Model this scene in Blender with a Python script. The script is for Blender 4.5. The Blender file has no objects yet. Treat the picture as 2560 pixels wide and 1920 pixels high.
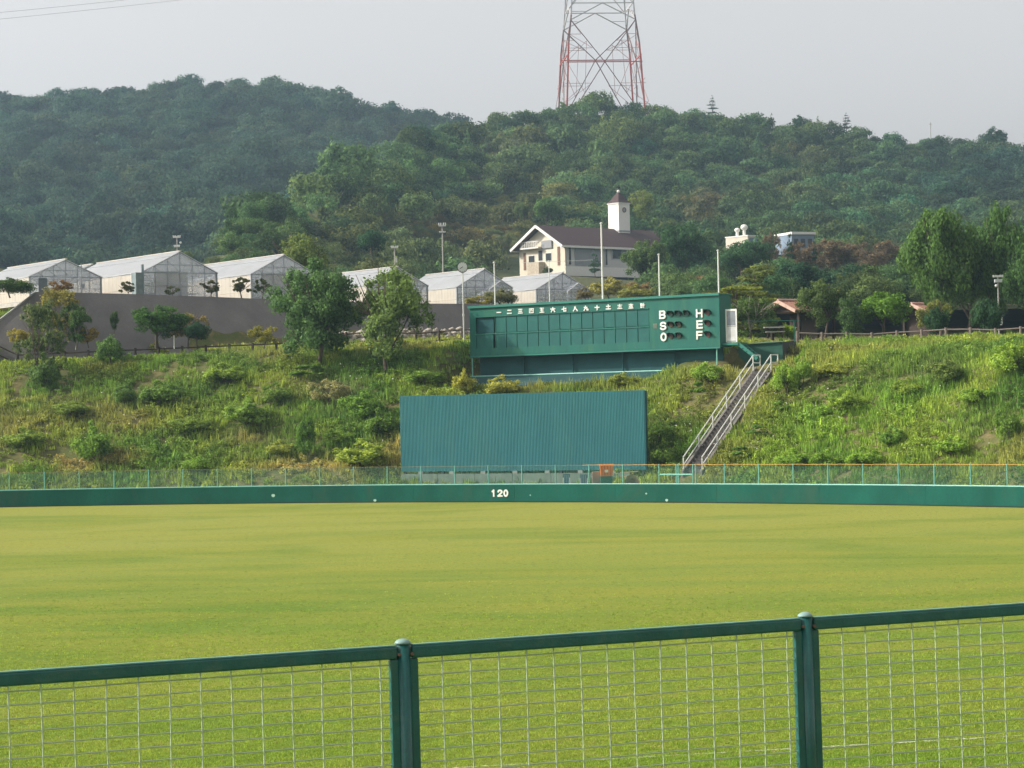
import bpy, math
import numpy as np
from mathutils import Vector, Matrix

S = bpy.context.scene
C = S.collection
PI = math.pi
R = math.radians

# ---------------------------------------------------------------- camera
F_PX, CX, CY, ROLL, EYE = 5900.0, 1280.0, 960.0, 0.0215, 4.81
PITCH = math.atan(65.0 / F_PX)
cosr, sinr, cosp, sinp = math.cos(ROLL), math.sin(ROLL), math.cos(PITCH), math.sin(PITCH)
cam_data = bpy.data.cameras.new('camera')
cam = bpy.data.objects.new('camera', cam_data); C.objects.link(cam)
cam_data.sensor_width = 36.0
cam_data.lens = 36.0 * F_PX / 2560.0
cam_data.clip_start = 0.5; cam_data.clip_end = 4000
_F = Vector((0, cosp, sinp)); _U = Vector((0, -sinp, cosp)); _X = Vector((1, 0, 0))
_r = _X * cosr - _U * sinr; _u = _X * sinr + _U * cosr
cam.matrix_world = Matrix(((_r.x, _u.x, -_F.x, 0), (_r.y, _u.y, -_F.y, 0), (_r.z, _u.z, -_F.z, EYE), (0, 0, 0, 1)))
S.camera = cam

# ---------------------------------------------------------------- light
SUN_EL, SUN_AZ = 34.0, -90.0          # azimuth from +Y towards +X: the sun stands at the left
sd = bpy.data.lights.new('sun', 'SUN'); sd.energy = 3.15; sd.angle = R(0.8); sd.color = (1.0, 0.93, 0.80)
sun = bpy.data.objects.new('sun', sd); C.objects.link(sun)
to_sun = Vector((math.sin(R(SUN_AZ)) * math.cos(R(SUN_EL)), math.cos(R(SUN_AZ)) * math.cos(R(SUN_EL)), math.sin(R(SUN_EL))))
sun.rotation_euler = to_sun.to_track_quat('Z', 'Y').to_euler(); sun.location = (-40, 60, 60)
W = bpy.data.worlds.new('World'); S.world = W; W.use_nodes = True
nt = W.node_tree; nt.nodes.clear()
sky = nt.nodes.new('ShaderNodeTexSky'); sky.sky_type = 'NISHITA'; sky.sun_disc = False
sky.sun_elevation = R(SUN_EL); sky.sun_rotation = R(SUN_AZ)
sky.air_density = 1.0; sky.dust_density = 4.0; sky.ozone_density = 1.0
hs = nt.nodes.new('ShaderNodeHueSaturation'); hs.inputs['Saturation'].default_value = 0.04
wm = nt.nodes.new('ShaderNodeMix'); wm.data_type = 'RGBA'; wm.blend_type = 'MULTIPLY'; wm.inputs[0].default_value = 1.0; wm.inputs[7].default_value = (1.02, 0.98, 0.965, 1)
bg = nt.nodes.new('ShaderNodeBackground'); bg.inputs['Strength'].default_value = 0.142
wo = nt.nodes.new('ShaderNodeOutputWorld')
nt.links.new(sky.outputs[0], hs.inputs['Color']); nt.links.new(hs.outputs[0], wm.inputs[6]); nt.links.new(wm.outputs[2], bg.inputs['Color']); nt.links.new(bg.outputs[0], wo.inputs['Surface'])
S.view_settings.view_transform = 'Standard'; S.view_settings.look = 'None'
S.view_settings.gamma = 1.0; S.view_settings.exposure = 0.62; S.view_settings.use_curve_mapping = False
S.cycles.volume_bounces = 0
S.cycles.max_bounces = 6; S.cycles.transparent_max_bounces = 12
S.cycles.diffuse_bounces = 3; S.cycles.glossy_bounces = 2; S.cycles.transmission_bounces = 3

# ---------------------------------------------------------------- geometry of the view: a point at a real distance
def ray(x, y):
    a = (x - CX) / F_PX; b = -(y - CY) / F_PX
    a2 = a * cosr + b * sinr; b2 = -a * sinr + b * cosr
    d = _F + _X * a2 + _U * b2
    return d
def at(x, y, Y):
    d = ray(x, y); k = Y / d.y
    return Vector((d.x * k, Y, EYE + d.z * k))
def proj(X, Y, Z):
    z = Z - EYE
    dep = Y * cosp + z * sinp
    a = X / dep; b = (-Y * sinp + z * cosp) / dep
    return CX + F_PX * (a * cosr - b * sinr), CY - F_PX * (a * sinr + b * cosr)
def on_plane(x, y, p0, n):
    d = ray(x, y); o = Vector((0, 0, EYE))
    t = (Vector(p0) - o).dot(n) / d.dot(n)
    return o + d * t

# ---------------------------------------------------------------- noise for layouts
def vnoise(x, y, seed=0):
    x = np.asarray(x, float); y = np.asarray(y, float)
    xi = np.floor(x); yi = np.floor(y); fx = x - xi; fy = y - yi
    fx = fx * fx * (3 - 2 * fx); fy = fy * fy * (3 - 2 * fy)
    def h(a, b):
        v = np.sin(a * 127.1 + b * 311.7 + seed * 74.7) * 43758.5453
        return v - np.floor(v)
    return (h(xi, yi) * (1 - fx) + h(xi + 1, yi) * fx) * (1 - fy) + (h(xi, yi + 1) * (1 - fx) + h(xi + 1, yi + 1) * fx) * fy
def fbm(x, y, seed=0, o=4):
    s = 0; a = 0.5; t = 0
    for k in range(o):
        s = s + a * vnoise(x * 2 ** k, y * 2 ** k, seed + k * 13); t += a; a *= 0.5
    return s / t
def sstep(a, b, x):
    t = np.clip((np.asarray(x, float) - a) / (b - a), 0, 1); return t * t * (3 - 2 * t)

# ---------------------------------------------------------------- materials
MATS = {}
def nodes(name):
    m = bpy.data.materials.new(name); m.use_nodes = True
    n = m.node_tree; n.nodes.clear()
    return m, n
def N(n, t, **kw):
    q = n.nodes.new(t)
    for k, v in kw.items(): setattr(q, k, v)
    return q
def mix_rgb(n, fac, a, b, mode='MIX'):
    q = N(n, 'ShaderNodeMix', data_type='RGBA', blend_type=mode)
    for sock, v in ((q.inputs[0], fac), (q.inputs[6], a), (q.inputs[7], b)):
        if hasattr(v, 'links') or hasattr(v, 'is_linked'): n.links.new(v, sock)
        elif isinstance(v, (int, float)): sock.default_value = v
        else: sock.default_value = tuple(v) + ((1,) if len(v) == 3 else ())
    return q.outputs[2]
def noise(n, scale, detail=4, rough=0.6, vec=None, dist=0.0):
    q = N(n, 'ShaderNodeTexNoise'); q.inputs['Scale'].default_value = scale
    q.inputs['Detail'].default_value = detail; q.inputs['Roughness'].default_value = rough
    q.inputs['Distortion'].default_value = dist
    if vec is not None: n.links.new(vec, q.inputs['Vector'])
    return q.outputs[0]
def ramp(n, fac, p0, p1):
    q = N(n, 'ShaderNodeMapRange'); n.links.new(fac, q.inputs[0])
    q.inputs[1].default_value = p0; q.inputs[2].default_value = p1
    return q.outputs[0]
def paint(name, col, rough=0.6, var=0.25, scale=3.0, fine=40.0, metal=0.0, dirt=None, dirt_amt=0.5, bump=0.0, spec=0.25, stretch=None):
    """painted / mineral surface: broad tone drift, fine grain, optional streaked dirt"""
    if name in MATS: return MATS[name]
    m, n = nodes(name)
    tc = N(n, 'ShaderNodeTexCoord').outputs['Object']
    if stretch:
        mp = N(n, 'ShaderNodeMapping'); mp.inputs['Scale'].default_value = stretch; n.links.new(tc, mp.inputs[0]); tcs = mp.outputs[0]
    else: tcs = tc
    c = np.array(col)
    f1 = noise(n, scale, 5, 0.6, tcs); f2 = noise(n, fine, 3, 0.6, tc)
    base = mix_rgb(n, ramp(n, f1, 0.3, 0.7), c * (1 - var), np.clip(c * (1 + var), 0, 0.95))
    base = mix_rgb(n, ramp(n, f2, 0.3, 0.7), base, mix_rgb(n, 0.3, base, c * 0.55))
    if dirt is not None:
        f3 = noise(n, scale * 0.7, 6, 0.7, tcs, 1.0)
        fm = N(n, 'ShaderNodeMath', operation='MULTIPLY'); n.links.new(ramp(n, f3, 0.52, 0.72), fm.inputs[0]); fm.inputs[1].default_value = dirt_amt
        base = mix_rgb(n, fm.outputs[0], base, dirt)
    b = N(n, 'ShaderNodeBsdfPrincipled'); n.links.new(base, b.inputs['Base Color'])
    b.inputs['Roughness'].default_value = rough; b.inputs['Metallic'].default_value = metal
    b.inputs['Specular IOR Level'].default_value = spec
    if bump:
        bp = N(n, 'ShaderNodeBump'); bp.inputs['Strength'].default_value = bump; bp.inputs['Distance'].default_value = 0.02
        n.links.new(f2, bp.inputs['Height']); n.links.new(bp.outputs[0], b.inputs['Normal'])
    o = N(n, 'ShaderNodeOutputMaterial'); n.links.new(b.outputs[0], o.inputs[0])
    MATS[name] = m; return m

def leaf_mat(name, instanced, trans=0.40):
    m, n = nodes(name)
    if instanced:
        a = N(n, 'ShaderNodeAttribute', attribute_type='INSTANCER', attribute_name='tint').outputs['Color']
    else:
        a = N(n, 'ShaderNodeObjectInfo').outputs['Color']
    g = N(n, 'ShaderNodeNewGeometry')
    rnd = g.outputs['Random Per Island']
    tc = N(n, 'ShaderNodeTexCoord').outputs['Object']
    f1 = noise(n, 1.1, 3, 0.6, tc)
    dark = mix_rgb(n, 1.0, a, (0.52, 0.58, 0.62), 'MULTIPLY'); lite = mix_rgb(n, 1.0, a, (1.5, 1.45, 1.15), 'MULTIPLY')
    col = mix_rgb(n, rnd, dark, lite)
    col = mix_rgb(n, ramp(n, f1, 0.35, 0.7), mix_rgb(n, 0.25, col, (0.0, 0.0, 0.0)), col)
    d = N(n, 'ShaderNodeBsdfPrincipled'); n.links.new(col, d.inputs['Base Color']); d.inputs['Roughness'].default_value = 0.65
    d.inputs['Specular IOR Level'].default_value = 0.08
    t = N(n, 'ShaderNodeBsdfTranslucent'); n.links.new(col, t.inputs['Color'])
    x = N(n, 'ShaderNodeMixShader'); x.inputs[0].default_value = trans
    n.links.new(d.outputs[0], x.inputs[1]); n.links.new(t.outputs[0], x.inputs[2])
    o = N(n, 'ShaderNodeOutputMaterial'); n.links.new(x.outputs[0], o.inputs[0])
    return m
LEAF_O = leaf_mat('leaf', False); LEAF_I = leaf_mat('leaf_scattered', True)

# ---------------------------------------------------------------- mesh builder
class MB:
    def __init__(s): s.v = []; s.f = []
    def add(s, vs, fs):
        k = len(s.v); s.v += [tuple(p) for p in vs]; s.f += [tuple(i + k for i in f) for f in fs]; return s
    def box(s, x0, x1, y0, y1, z0, z1):
        return s.add([(x0, y0, z0), (x1, y0, z0), (x1, y1, z0), (x0, y1, z0), (x0, y0, z1), (x1, y0, z1), (x1, y1, z1), (x0, y1, z1)],
                     [(0, 3, 2, 1), (4, 5, 6, 7), (0, 1, 5, 4), (1, 2, 6, 5), (2, 3, 7, 6), (3, 0, 4, 7)])
    def hexa(s, p):   # 8 points: bottom ring then top ring
        return s.add(p, [(0, 3, 2, 1), (4, 5, 6, 7), (0, 1, 5, 4), (1, 2, 6, 5), (2, 3, 7, 6), (3, 0, 4, 7)])
    def bar(s, p, q, w, h=None, up=(0, 0, 1)):
        p = Vector(p); q = Vector(q); h = w if h is None else h
        d = (q - p).normalized(); u = Vector(up)
        if abs(d.dot(u)) > 0.97: u = Vector((0, 1, 0))
        a = d.cross(u).normalized() * (w / 2); b = a.cross(d).normalized() * (h / 2)
        return s.hexa([p - a - b, p + a - b, q + a - b, q - a - b, p - a + b, p + a + b, q + a + b, q - a + b])
    def tube(s, p, q, r0, r1=None, n=8, cap=True):
        p = Vector(p); q = Vector(q); r1 = r0 if r1 is None else r1
        d = (q - p).normalized(); u = Vector((0, 0, 1)) if abs(d.z) < 0.95 else Vector((1, 0, 0))
        a = d.cross(u).normalized(); b = a.cross(d).normalized()
        vs = []
        for c, r in ((p, r0), (q, r1)):
            for i in range(n):
                t = 2 * PI * i / n; vs.append(c + a * (r * math.cos(t)) + b * (r * math.sin(t)))
        fs = [(i, (i + 1) % n, n + (i + 1) % n, n + i) for i in range(n)]
        if cap: fs += [tuple(range(n - 1, -1, -1)), tuple(range(n, 2 * n))]
        return s.add(vs, fs)
    def path(s, pts, r, n=6):
        for a, b in zip(pts[:-1], pts[1:]): s.tube(a, b, r, r, n)
        return s
    def dome(s, c, rx, rz, n=12, m=4):
        c = Vector(c); vs = []; fs = []
        for j in range(m):
            t = PI / 2 * j / m
            for i in range(n):
                a = 2 * PI * i / n; vs.append((c.x + rx * math.cos(t) * math.cos(a), c.y + rx * math.cos(t) * math.sin(a), c.z + rz * math.sin(t)))
        vs.append((c.x, c.y, c.z + rz))
        for j in range(m - 1):
            for i in range(n): fs.append((j * n + i, j * n + (i + 1) % n, (j + 1) * n + (i + 1) % n, (j + 1) * n + i))
        for i in range(n): fs.append(((m - 1) * n + i, (m - 1) * n + (i + 1) % n, m * n))
        fs.append(tuple(range(n - 1, -1, -1)))
        return s.add(vs, fs)
    def ball(s, c, r, n=10, m=6, sz=1.0):
        c = Vector(c); vs = [(c.x, c.y, c.z - r * sz)]; fs = []
        for j in range(1, m):
            t = -PI / 2 + PI * j / m
            for i in range(n):
                a = 2 * PI * i / n; vs.append((c.x + r * math.cos(t) * math.cos(a), c.y + r * math.cos(t) * math.sin(a), c.z + r * sz * math.sin(t)))
        vs.append((c.x, c.y, c.z + r * sz)); L = len(vs) - 1
        for i in range(n): fs.append((0, 1 + (i + 1) % n, 1 + i))
        for j in range(m - 2):
            for i in range(n):
                a = 1 + j * n + i; b = 1 + j * n + (i + 1) % n; fs.append((a, b, b + n, a + n))
        for i in range(n): fs.append((1 + (m - 2) * n + i, 1 + (m - 2) * n + (i + 1) % n, L))
        return s.add(vs, fs)
    def prism(s, poly, y0, y1):   # poly in (x, z), extruded along y
        n = len(poly)
        vs = [(x, y0, z) for x, z in poly] + [(x, y1, z) for x, z in poly]
        fs = [tuple(range(n)), tuple(range(2 * n - 1, n - 1, -1))] + [(i, i + n, (i + 1) % n + n, (i + 1) % n) for i in range(n)]
        return s.add(vs, fs)
    def build(s, name, mat, parent=None, M=None, world=False, smooth=False, bevel=0.0):
        """M maps the builder's coordinates to the parent's; world=True: coordinates are the world's"""
        vs = [Vector(v) for v in s.v]
        if M is not None: vs = [M @ v for v in vs]
        if world and parent is not None:
            inv = parent.matrix_basis.inverted()
            if parent.parent: inv = (parent.parent.matrix_basis @ parent.matrix_basis).inverted()
            vs = [inv @ v for v in vs]
        me = bpy.data.meshes.new(name); me.from_pydata([tuple(v) for v in vs], [], s.f); me.materials.append(mat)
        if smooth: me.shade_smooth()
        me.update()
        o = bpy.data.objects.new(name, me); C.objects.link(o)
        if parent is not None: o.parent = parent
        if bevel:
            b = o.modifiers.new('soft_edges', 'BEVEL'); b.width = bevel; b.segments = 2
        return o

def tag(o, label=None, cat=None, group=None, kind=None):
    if label: o['label'] = label
    if cat: o['category'] = cat
    if group: o['group'] = group
    if kind: o['kind'] = kind
    return o
def thing(name, label, cat, loc=(0, 0, 0), rotz=0.0, group=None):
    o = bpy.data.objects.new(name, None); C.objects.link(o); o.empty_display_size = 0.3
    o.location = loc; o.rotation_euler = (0, 0, rotz); o.matrix_basis = Matrix.Translation(Vector(loc)) @ Matrix.Rotation(rotz, 4, 'Z')
    return tag(o, label, cat, group)
def link_copy(o, parent=None):
    c = o.copy(); C.objects.link(c)
    if parent is not None: c.parent = parent
    return c
def grid_mesh(name, xs, ys, zf, mat, smooth=True, warp=None):
    XX, YY = np.meshgrid(xs, ys)
    if warp: XX, YY = warp(XX, YY)
    ZZ = zf(XX, YY)
    v = np.stack([XX.ravel(), YY.ravel(), ZZ.ravel()], 1)
    nx, ny = XX.shape[1], XX.shape[0]
    i = (np.arange(ny - 1)[:, None] * nx + np.arange(nx - 1)[None, :]).ravel()
    f = np.stack([i, i + 1, i + 1 + nx, i + nx], 1)
    me = np_mesh(name, v, f); me.materials.append(mat)
    if smooth: me.shade_smooth()
    o = bpy.data.objects.new(name, me); C.objects.link(o); return o
def np_mesh(name, v, f):
    v = np.ascontiguousarray(v, np.float32); f = np.ascontiguousarray(f, np.int32)
    me = bpy.data.meshes.new(name); k = f.shape[1]
    me.vertices.add(len(v)); me.vertices.foreach_set('co', v.ravel())
    me.loops.add(f.size); me.loops.foreach_set('vertex_index', f.ravel())
    me.polygons.add(len(f)); me.polygons.foreach_set('loop_start', np.arange(0, f.size, k, dtype=np.int32))
    me.update(calc_edges=True); return me

# strokes for lettering: each stroke a flat-ended thick bar lying in the (x, z) plane
def glyph(strokes, w, h, th, depth, closed=()):
    m = MB(); e = 0.0
    for st in strokes:
        for (a, b), (c, d) in zip(st[:-1], st[1:]):
            p = Vector((a * w, 0, b * h)); q = Vector((c * w, 0, d * h)); t = (q - p).normalized() * (th * 0.5)
            nn = Vector((-t.z, 0, t.x)); p2 = p - t; q2 = q + t; e += 0.0007
            y0 = -depth - e; 
            m.hexa([tuple(p2 - nn)[:1] + (y0,) + (( p2 - nn).z,), tuple(q2 - nn)[:1] + (y0,) + ((q2 - nn).z,),
                    tuple(q2 - nn)[:1] + (0,) + ((q2 - nn).z,), tuple(p2 - nn)[:1] + (0,) + ((p2 - nn).z,),
                    tuple(p2 + nn)[:1] + (y0,) + ((p2 + nn).z,), tuple(q2 + nn)[:1] + (y0,) + ((q2 + nn).z,),
                    tuple(q2 + nn)[:1] + (0,) + ((q2 + nn).z,), tuple(p2 + nn)[:1] + (0,) + ((p2 + nn).z,)])
    return m
def arc(cx, cz, rx, rz, a0, a1, n=8):
    return [(cx + rx * math.cos(R(a0 + (a1 - a0) * i / n)), cz + rz * math.sin(R(a0 + (a1 - a0) * i / n))) for i in range(n + 1)]
GL = {
 'B': [[(0, 0), (0, 1)], [(0, 1)] + arc(.62, .76, .34, .24, 90, -90) + [(0, .52)], [(0, .5)] + arc(.64, .25, .36, .25, 90, -90) + [(0, 0)]],
 'S': [arc(.5, .74, .46, .26, 20, 180, 8) + arc(.5, .74, .46, .24, 180, 270, 4) + arc(.5, .26, .48, .24, 90, 0, 4) + arc(.5, .26, .48, .26, 0, -160, 8)],
 'O': [arc(.5, .5, .46, .5, 0, 360, 18)],
 'H': [[(0, 0), (0, 1)], [(1, 0), (1, 1)], [(0, .5), (1, .5)]],
 'E': [[(0, 0), (0, 1)], [(0, 1), (.95, 1)], [(0, .5), (.9, .5)], [(0, 0), (.95, 0)]],
 'F': [[(0, 0), (0, 1)], [(0, 1), (.95, 1)], [(0, .52), (.85, .52)]],
 '1': [[(.1, .8), (.55, 1), (.55, 0)]],
 '2': [arc(.5, .72, .45, .28, 170, -20, 8) + [(.05, 0), (.95, 0)]],
 '0': [arc(.5, .5, .42, .5, 0, 360, 16)],
 'k1': [[(0, .45), (1, .45)]],
 'k2': [[(.1, .85), (.9, .85)], [(0, .1), (1, .1)]],
 'k3': [[(.1, .95), (.9, .95)], [(.15, .5), (.85, .5)], [(0, .05), (1, .05)]],
 'k4': [[(0, 0), (0, 1), (1, 1), (1, 0), (0, 0)], [(.35, .95), (.3, .4)], [(.62, .95), (.65, .45), (.85, .42)]],
 'k5': [[(.05, 1), (.95, 1)], [(0, 0), (1, 0)], [(.15, .58), (.8, .58), (.74, .05)], [(.5, 1), (.32, .05)]],
 'k6': [[(.5, 1), (.5, .75)], [(0, .68), (1, .68)], [(.35, .45), (.08, 0)], [(.62, .45), (.95, 0)]],
 'k7': [[(0, .5), (1, .68)], [(.45, 1), (.45, .05), (.98, .05), (.98, .3)]],
 'k8': [[(.38, .9), (.28, .4), (.02, 0)], [(.5, 1), (.65, .45), (1, 0)]],
 'k9': [[(.1, .7), (.72, .7), (.7, .1), (1, .05), (1, .25)], [(.4, 1), (.36, .5), (.02, 0)]],
 'k10': [[(0, .58), (1, .58)], [(.5, 1), (.5, 0)]],
 'k11': [[(.05, .68), (.95, .68)], [(.5, 1), (.5, .36)], [(0, .04), (1, .04)]],
 'k12': [[(.05, .8), (.95, .8)], [(.5, 1.02), (.5, .55)], [(.12, .38), (.88, .38)], [(0, .02), (1, .02)]],
 'k13': [[(.05, .86), (.95, .86)], [(.5, 1.04), (.5, .7)], [(.1, .52), (.9, .52)], [(.16, .26), (.84, .26)], [(0, .0), (1, .0)]],
 'kt': [[(0, .95), (.4, .95)], [(.02, .76), (.38, .76)], [(.02, .57), (.38, .57)], [(.04, .36), (.36, .36), (.36, .04), (.04, .04), (.04, .36)], [(.52, .6), (1, .6)], [(.76, 1), (.76, 0)]],
}
# ================================================================ THE SETTING
# outfield wall line in plan, from its seen base (z = 0)
_wx = np.array([-60, -45, -28.5, -14.8, -3.8, 0.4, 9.9, 13.5, 19.6, 22.6, 32, 40.])
_wy = np.array([129, 131.5, 131.6, 128.8, 124.9, 122.9, 117.1, 113.7, 107.6, 104.2, 92, 80.])
_wp = np.polyfit(_wx / 40, _wy, 4)
def wall_y(X): return np.polyval(_wp, np.asarray(X, float) / 40)
def wall_slope(X): return np.polyval(np.polyder(_wp), np.asarray(X, float) / 40) / 40
PAD = (9.0, 389.0)
def ret_top(X): return 155 + 0.7 * (np.minimum(X, 2.0) + 31)
def bank_z(X, Y):
    X = np.asarray(X, float); Y = np.asarray(Y, float)
    n = 1 / np.sqrt(1 + wall_slope(X) ** 2)
    d = (Y - wall_y(X) - 2.2) * n
    slope = 0.35 + 0.62 * d
    rt_ = sstep(9, 17, X); crest = 8.5 - .9 * rt_ + 0.07 * np.maximum(d - 13, 0); crest = np.minimum(crest, 9.25 - 1.05 * rt_)
    k = 0.5
    z = -np.log(np.exp(-np.clip(slope, -5, 40) / k) + np.exp(-crest / k)) * k
    z = np.where(d < 0, 0.35 + 0.11 * d, z)
    z = np.where(d < -2.6 * n, -0.6, z)
    rough = (fbm(X * 0.35, Y * 0.35, 5) - 0.5) * 0.55 * sstep(0.5, 4, d)
    z = z + rough
    bx = (X + 2.45) * 0.809 - (Y - 141.2) * 0.5875; by = (X + 2.45) * 0.5875 + (Y - 141.2) * 0.809
    cut = 5.75 + 0.028 * bx + 0.35 * np.maximum(-by - 1.0, 0) * 0 + 3.2 * (1 - sstep(-2.2, 0.3, bx)) + 3.0 * sstep(13.0, 16.5, bx) + 9 * sstep(2.2, 4.0, by)
    z = np.minimum(z, cut)
    c2 = 6.7 + 6 * (1 - sstep(11.3, 12.2, X)) + 6 * sstep(16.4, 17.2, X) + 6 * (1 - sstep(128.6, 130.2, Y)) + 6 * sstep(134.3, 135.2, Y)
    z = np.minimum(z, c2)
    b0 = ret_top(X) - 4.0; wid = 4.0 + 28 * sstep(-4, 3, X)
    t = np.clip((Y - b0) / wid, 0, 1)
    top = 13.05 - 0.5 * sstep(-31, -6, X)
    return z + (top - 9.25) * t - 0.12 * (t > 0)
def ground_hit(x, y, zf, y0=100.0, y1=200.0):
    d = ray(x, y); Ys = np.linspace(y0, y1, 800); k = Ys / d.y
    zz = EYE + d.z * k; g = zf(d.x * k, Ys)
    i = np.argmax(zz <= g)
    return Vector((float(d.x * k[i]), float(Ys[i]), float(g[i])))
def bank_hit(x, y): return ground_hit(x, y, bank_z, 104.0 if x > 1500 else 120.0, 158)

# hills: crest lines read as directions, each at its own distance
_near = np.array([(-1200, 710, 260), (0, 705, 270), (400, 700, 285), (560, 680, 300), (640, 580, 330), (760, 505, 370), (900, 462, 430), (1000, 420, 480), (1100, 372, 530),
                  (1200, 335, 570), (1280, 300, 590), (1400, 288, 600), (1520, 280, 610), (1620, 318, 610), (1800, 335, 620), (1950, 342, 630), (2100, 362, 630),
                  (2300, 382, 640), (2450, 378, 640), (2560, 405, 650), (3200, 430, 650), (4200, 540, 650)], float)
_far = np.array([(-1200, 300), (0, 284), (150, 270), (290, 278), (400, 256), (520, 240), (600, 252), (640, 258), (740, 268), (850, 296), (1000, 332), (1140, 350), (1400, 380), (4200, 600)], float)
_near[:, 1] += ROLL * (_near[:, 0] - CX); _far[:, 1] += ROLL * (_far[:, 0] - CX)
def xp_of(X, Y): return CX + F_PX * np.asarray(X, float) / np.asarray(Y, float)
NY0 = 196.0
def near_z(X, Y):
    xp = xp_of(X, Y); yr = np.interp(xp, _near[:, 0], _near[:, 2]); er = (1025 - np.interp(xp, _near[:, 0], _near[:, 1])) / F_PX
    s = (Y - NY0) / (yr - NY0); s1 = np.clip(s, 0, 1)
    e0 = 0.0385
    e = e0 + (er - e0) * s1 ** 1.9
    z = EYE + np.asarray(Y, float) * e
    z = z - np.maximum(s - 1, 0) * (yr - NY0) * 0.55 - 1.0 * (s > 1)
    z = z + (fbm(X * 0.03, Y * 0.03, 9) - 0.5) * 9 * s1
    z = z - 1.6 * np.exp(-(((X - 15) / 22) ** 2 + ((Y - 388) / 16) ** 2))
    return z
def far_z(X, Y):
    xp = xp_of(X, Y); er = (1025 - np.interp(xp, _far[:, 0], _far[:, 1])) / F_PX
    s = (Y - 400) / 450.0; s1 = np.clip(s, 0, 1)
    e = 0.03 + (er - 0.03) * s1 ** 0.85
    z = EYE + np.asarray(Y, float) * e
    z = z - np.maximum(s - 1, 0) * 450 * 0.5
    return z + (fbm(X * 0.018, Y * 0.018, 21) - 0.5) * 26 * s1 * (1 - 0.7 * s1)

# ---- field
def field_mat():
    m, n = nodes('field_turf')
    tc = N(n, 'ShaderNodeTexCoord').outputs['Object']
    sx = N(n, 'ShaderNodeSeparateXYZ'); n.links.new(tc, sx.inputs[0])
    f_big = noise(n, 0.045, 4, 0.55, tc, 0.6)
    mp = N(n, 'ShaderNodeMapping'); mp.inputs['Scale'].default_value = (0.16, 0.40, 1); mp.inputs['Rotation'].default_value = (0, 0, 0.12); n.links.new(tc, mp.inputs[0])
    f_mid = noise(n, 1.0, 5, 0.6, mp.outputs[0], 0.4)
    f_sm = noise(n, 4.5, 5, 0.7, tc)
    f_fine = noise(n, 16, 5, 0.8, tc)
    f_blade = noise(n, 120, 2, 0.7, tc)
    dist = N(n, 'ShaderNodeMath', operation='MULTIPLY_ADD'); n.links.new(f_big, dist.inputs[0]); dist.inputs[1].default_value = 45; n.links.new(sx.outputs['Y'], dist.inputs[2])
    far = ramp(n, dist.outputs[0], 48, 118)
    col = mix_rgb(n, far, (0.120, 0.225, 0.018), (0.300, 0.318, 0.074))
    mp2 = N(n, 'ShaderNodeMapping'); mp2.inputs['Scale'].default_value = (0.06, 0.10, 1); mp2.inputs['Rotation'].default_value = (0, 0, -0.2); n.links.new(tc, mp2.inputs[0])
    f_b2 = noise(n, 1.0, 5, 0.62, mp2.outputs[0], 0.8)
    col = mix_rgb(n, ramp(n, f_b2, 0.47, 0.60), col, mix_rgb(n, 0.45, col, (0.085, 0.190, 0.018)))
    col = mix_rgb(n, ramp(n, f_mid, 0.42, 0.62), col, mix_rgb(n, 0.45, col, (0.34, 0.315, 0.050)))
    col = mix_rgb(n, ramp(n, f_sm, 0.57, 0.64), col, mix_rgb(n, 0.8, col, (0.070, 0.120, 0.014)))
    col = mix_rgb(n, ramp(n, f_fine, 0.38, 0.56), mix_rgb(n, 0.6, col, (0.045, 0.085, 0.010)), col)
    col = mix_rgb(n, ramp(n, f_blade, 0.55, 0.8), col, mix_rgb(n, 0.5, col, (0.46, 0.44, 0.14)))
    b = N(n, 'ShaderNodeBsdfPrincipled'); n.links.new(col, b.inputs['Base Color']); b.inputs['Roughness'].default_value = 0.9; b.inputs['Specular IOR Level'].default_value = 0.05
    ad = N(n, 'ShaderNodeMath', operation='MULTIPLY_ADD'); n.links.new(f_fine, ad.inputs[0]); ad.inputs[1].default_value = 0.6; n.links.new(f_sm, ad.inputs[2])
    bp = N(n, 'ShaderNodeBump'); bp.inputs['Strength'].default_value = 0.8; bp.inputs['Distance'].default_value = 0.08
    n.links.new(ad.outputs[0], bp.inputs['Height']); n.links.new(bp.outputs[0], b.inputs['Normal'])
    o = N(n, 'ShaderNodeOutputMaterial'); n.links.new(b.outputs[0], o.inputs[0]); return m
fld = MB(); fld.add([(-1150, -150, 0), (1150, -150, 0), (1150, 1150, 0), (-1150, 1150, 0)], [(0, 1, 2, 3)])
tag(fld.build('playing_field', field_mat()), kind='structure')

# ---- bank and terrace ground
def soil_mat(name, cols, sc=1.0):
    m, n = nodes(name)
    tc = N(n, 'ShaderNodeTexCoord').outputs['Object']
    a = noise(n, 0.28 * sc, 5, 0.6, tc, 0.5); b_ = noise(n, 1.3 * sc, 5, 0.65, tc); c_ = noise(n, 9 * sc, 3, 0.7, tc)
    col = mix_rgb(n, ramp(n, a, 0.35, 0.65), cols[0], cols[1])
    col = mix_rgb(n, ramp(n, b_, 0.5, 0.72), col, cols[2])
    col = mix_rgb(n, ramp(n, c_, 0.3, 0.7), mix_rgb(n, 0.4, col, (0.02, 0.03, 0.01)), col)
    b = N(n, 'ShaderNodeBsdfPrincipled'); n.links.new(col, b.inputs['Base Color']); b.inputs['Roughness'].default_value = 0.9; b.inputs['Specular IOR Level'].default_value = 0.1
    bp = N(n, 'ShaderNodeBump'); bp.inputs['Strength'].default_value = 0.8; bp.inputs['Distance'].default_value = 0.15 / sc
    n.links.new(b_, bp.inputs['Height']); n.links.new(bp.outputs[0], b.inputs['Normal'])
    o = N(n, 'ShaderNodeOutputMaterial'); n.links.new(b.outputs[0], o.inputs[0]); return m
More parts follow.
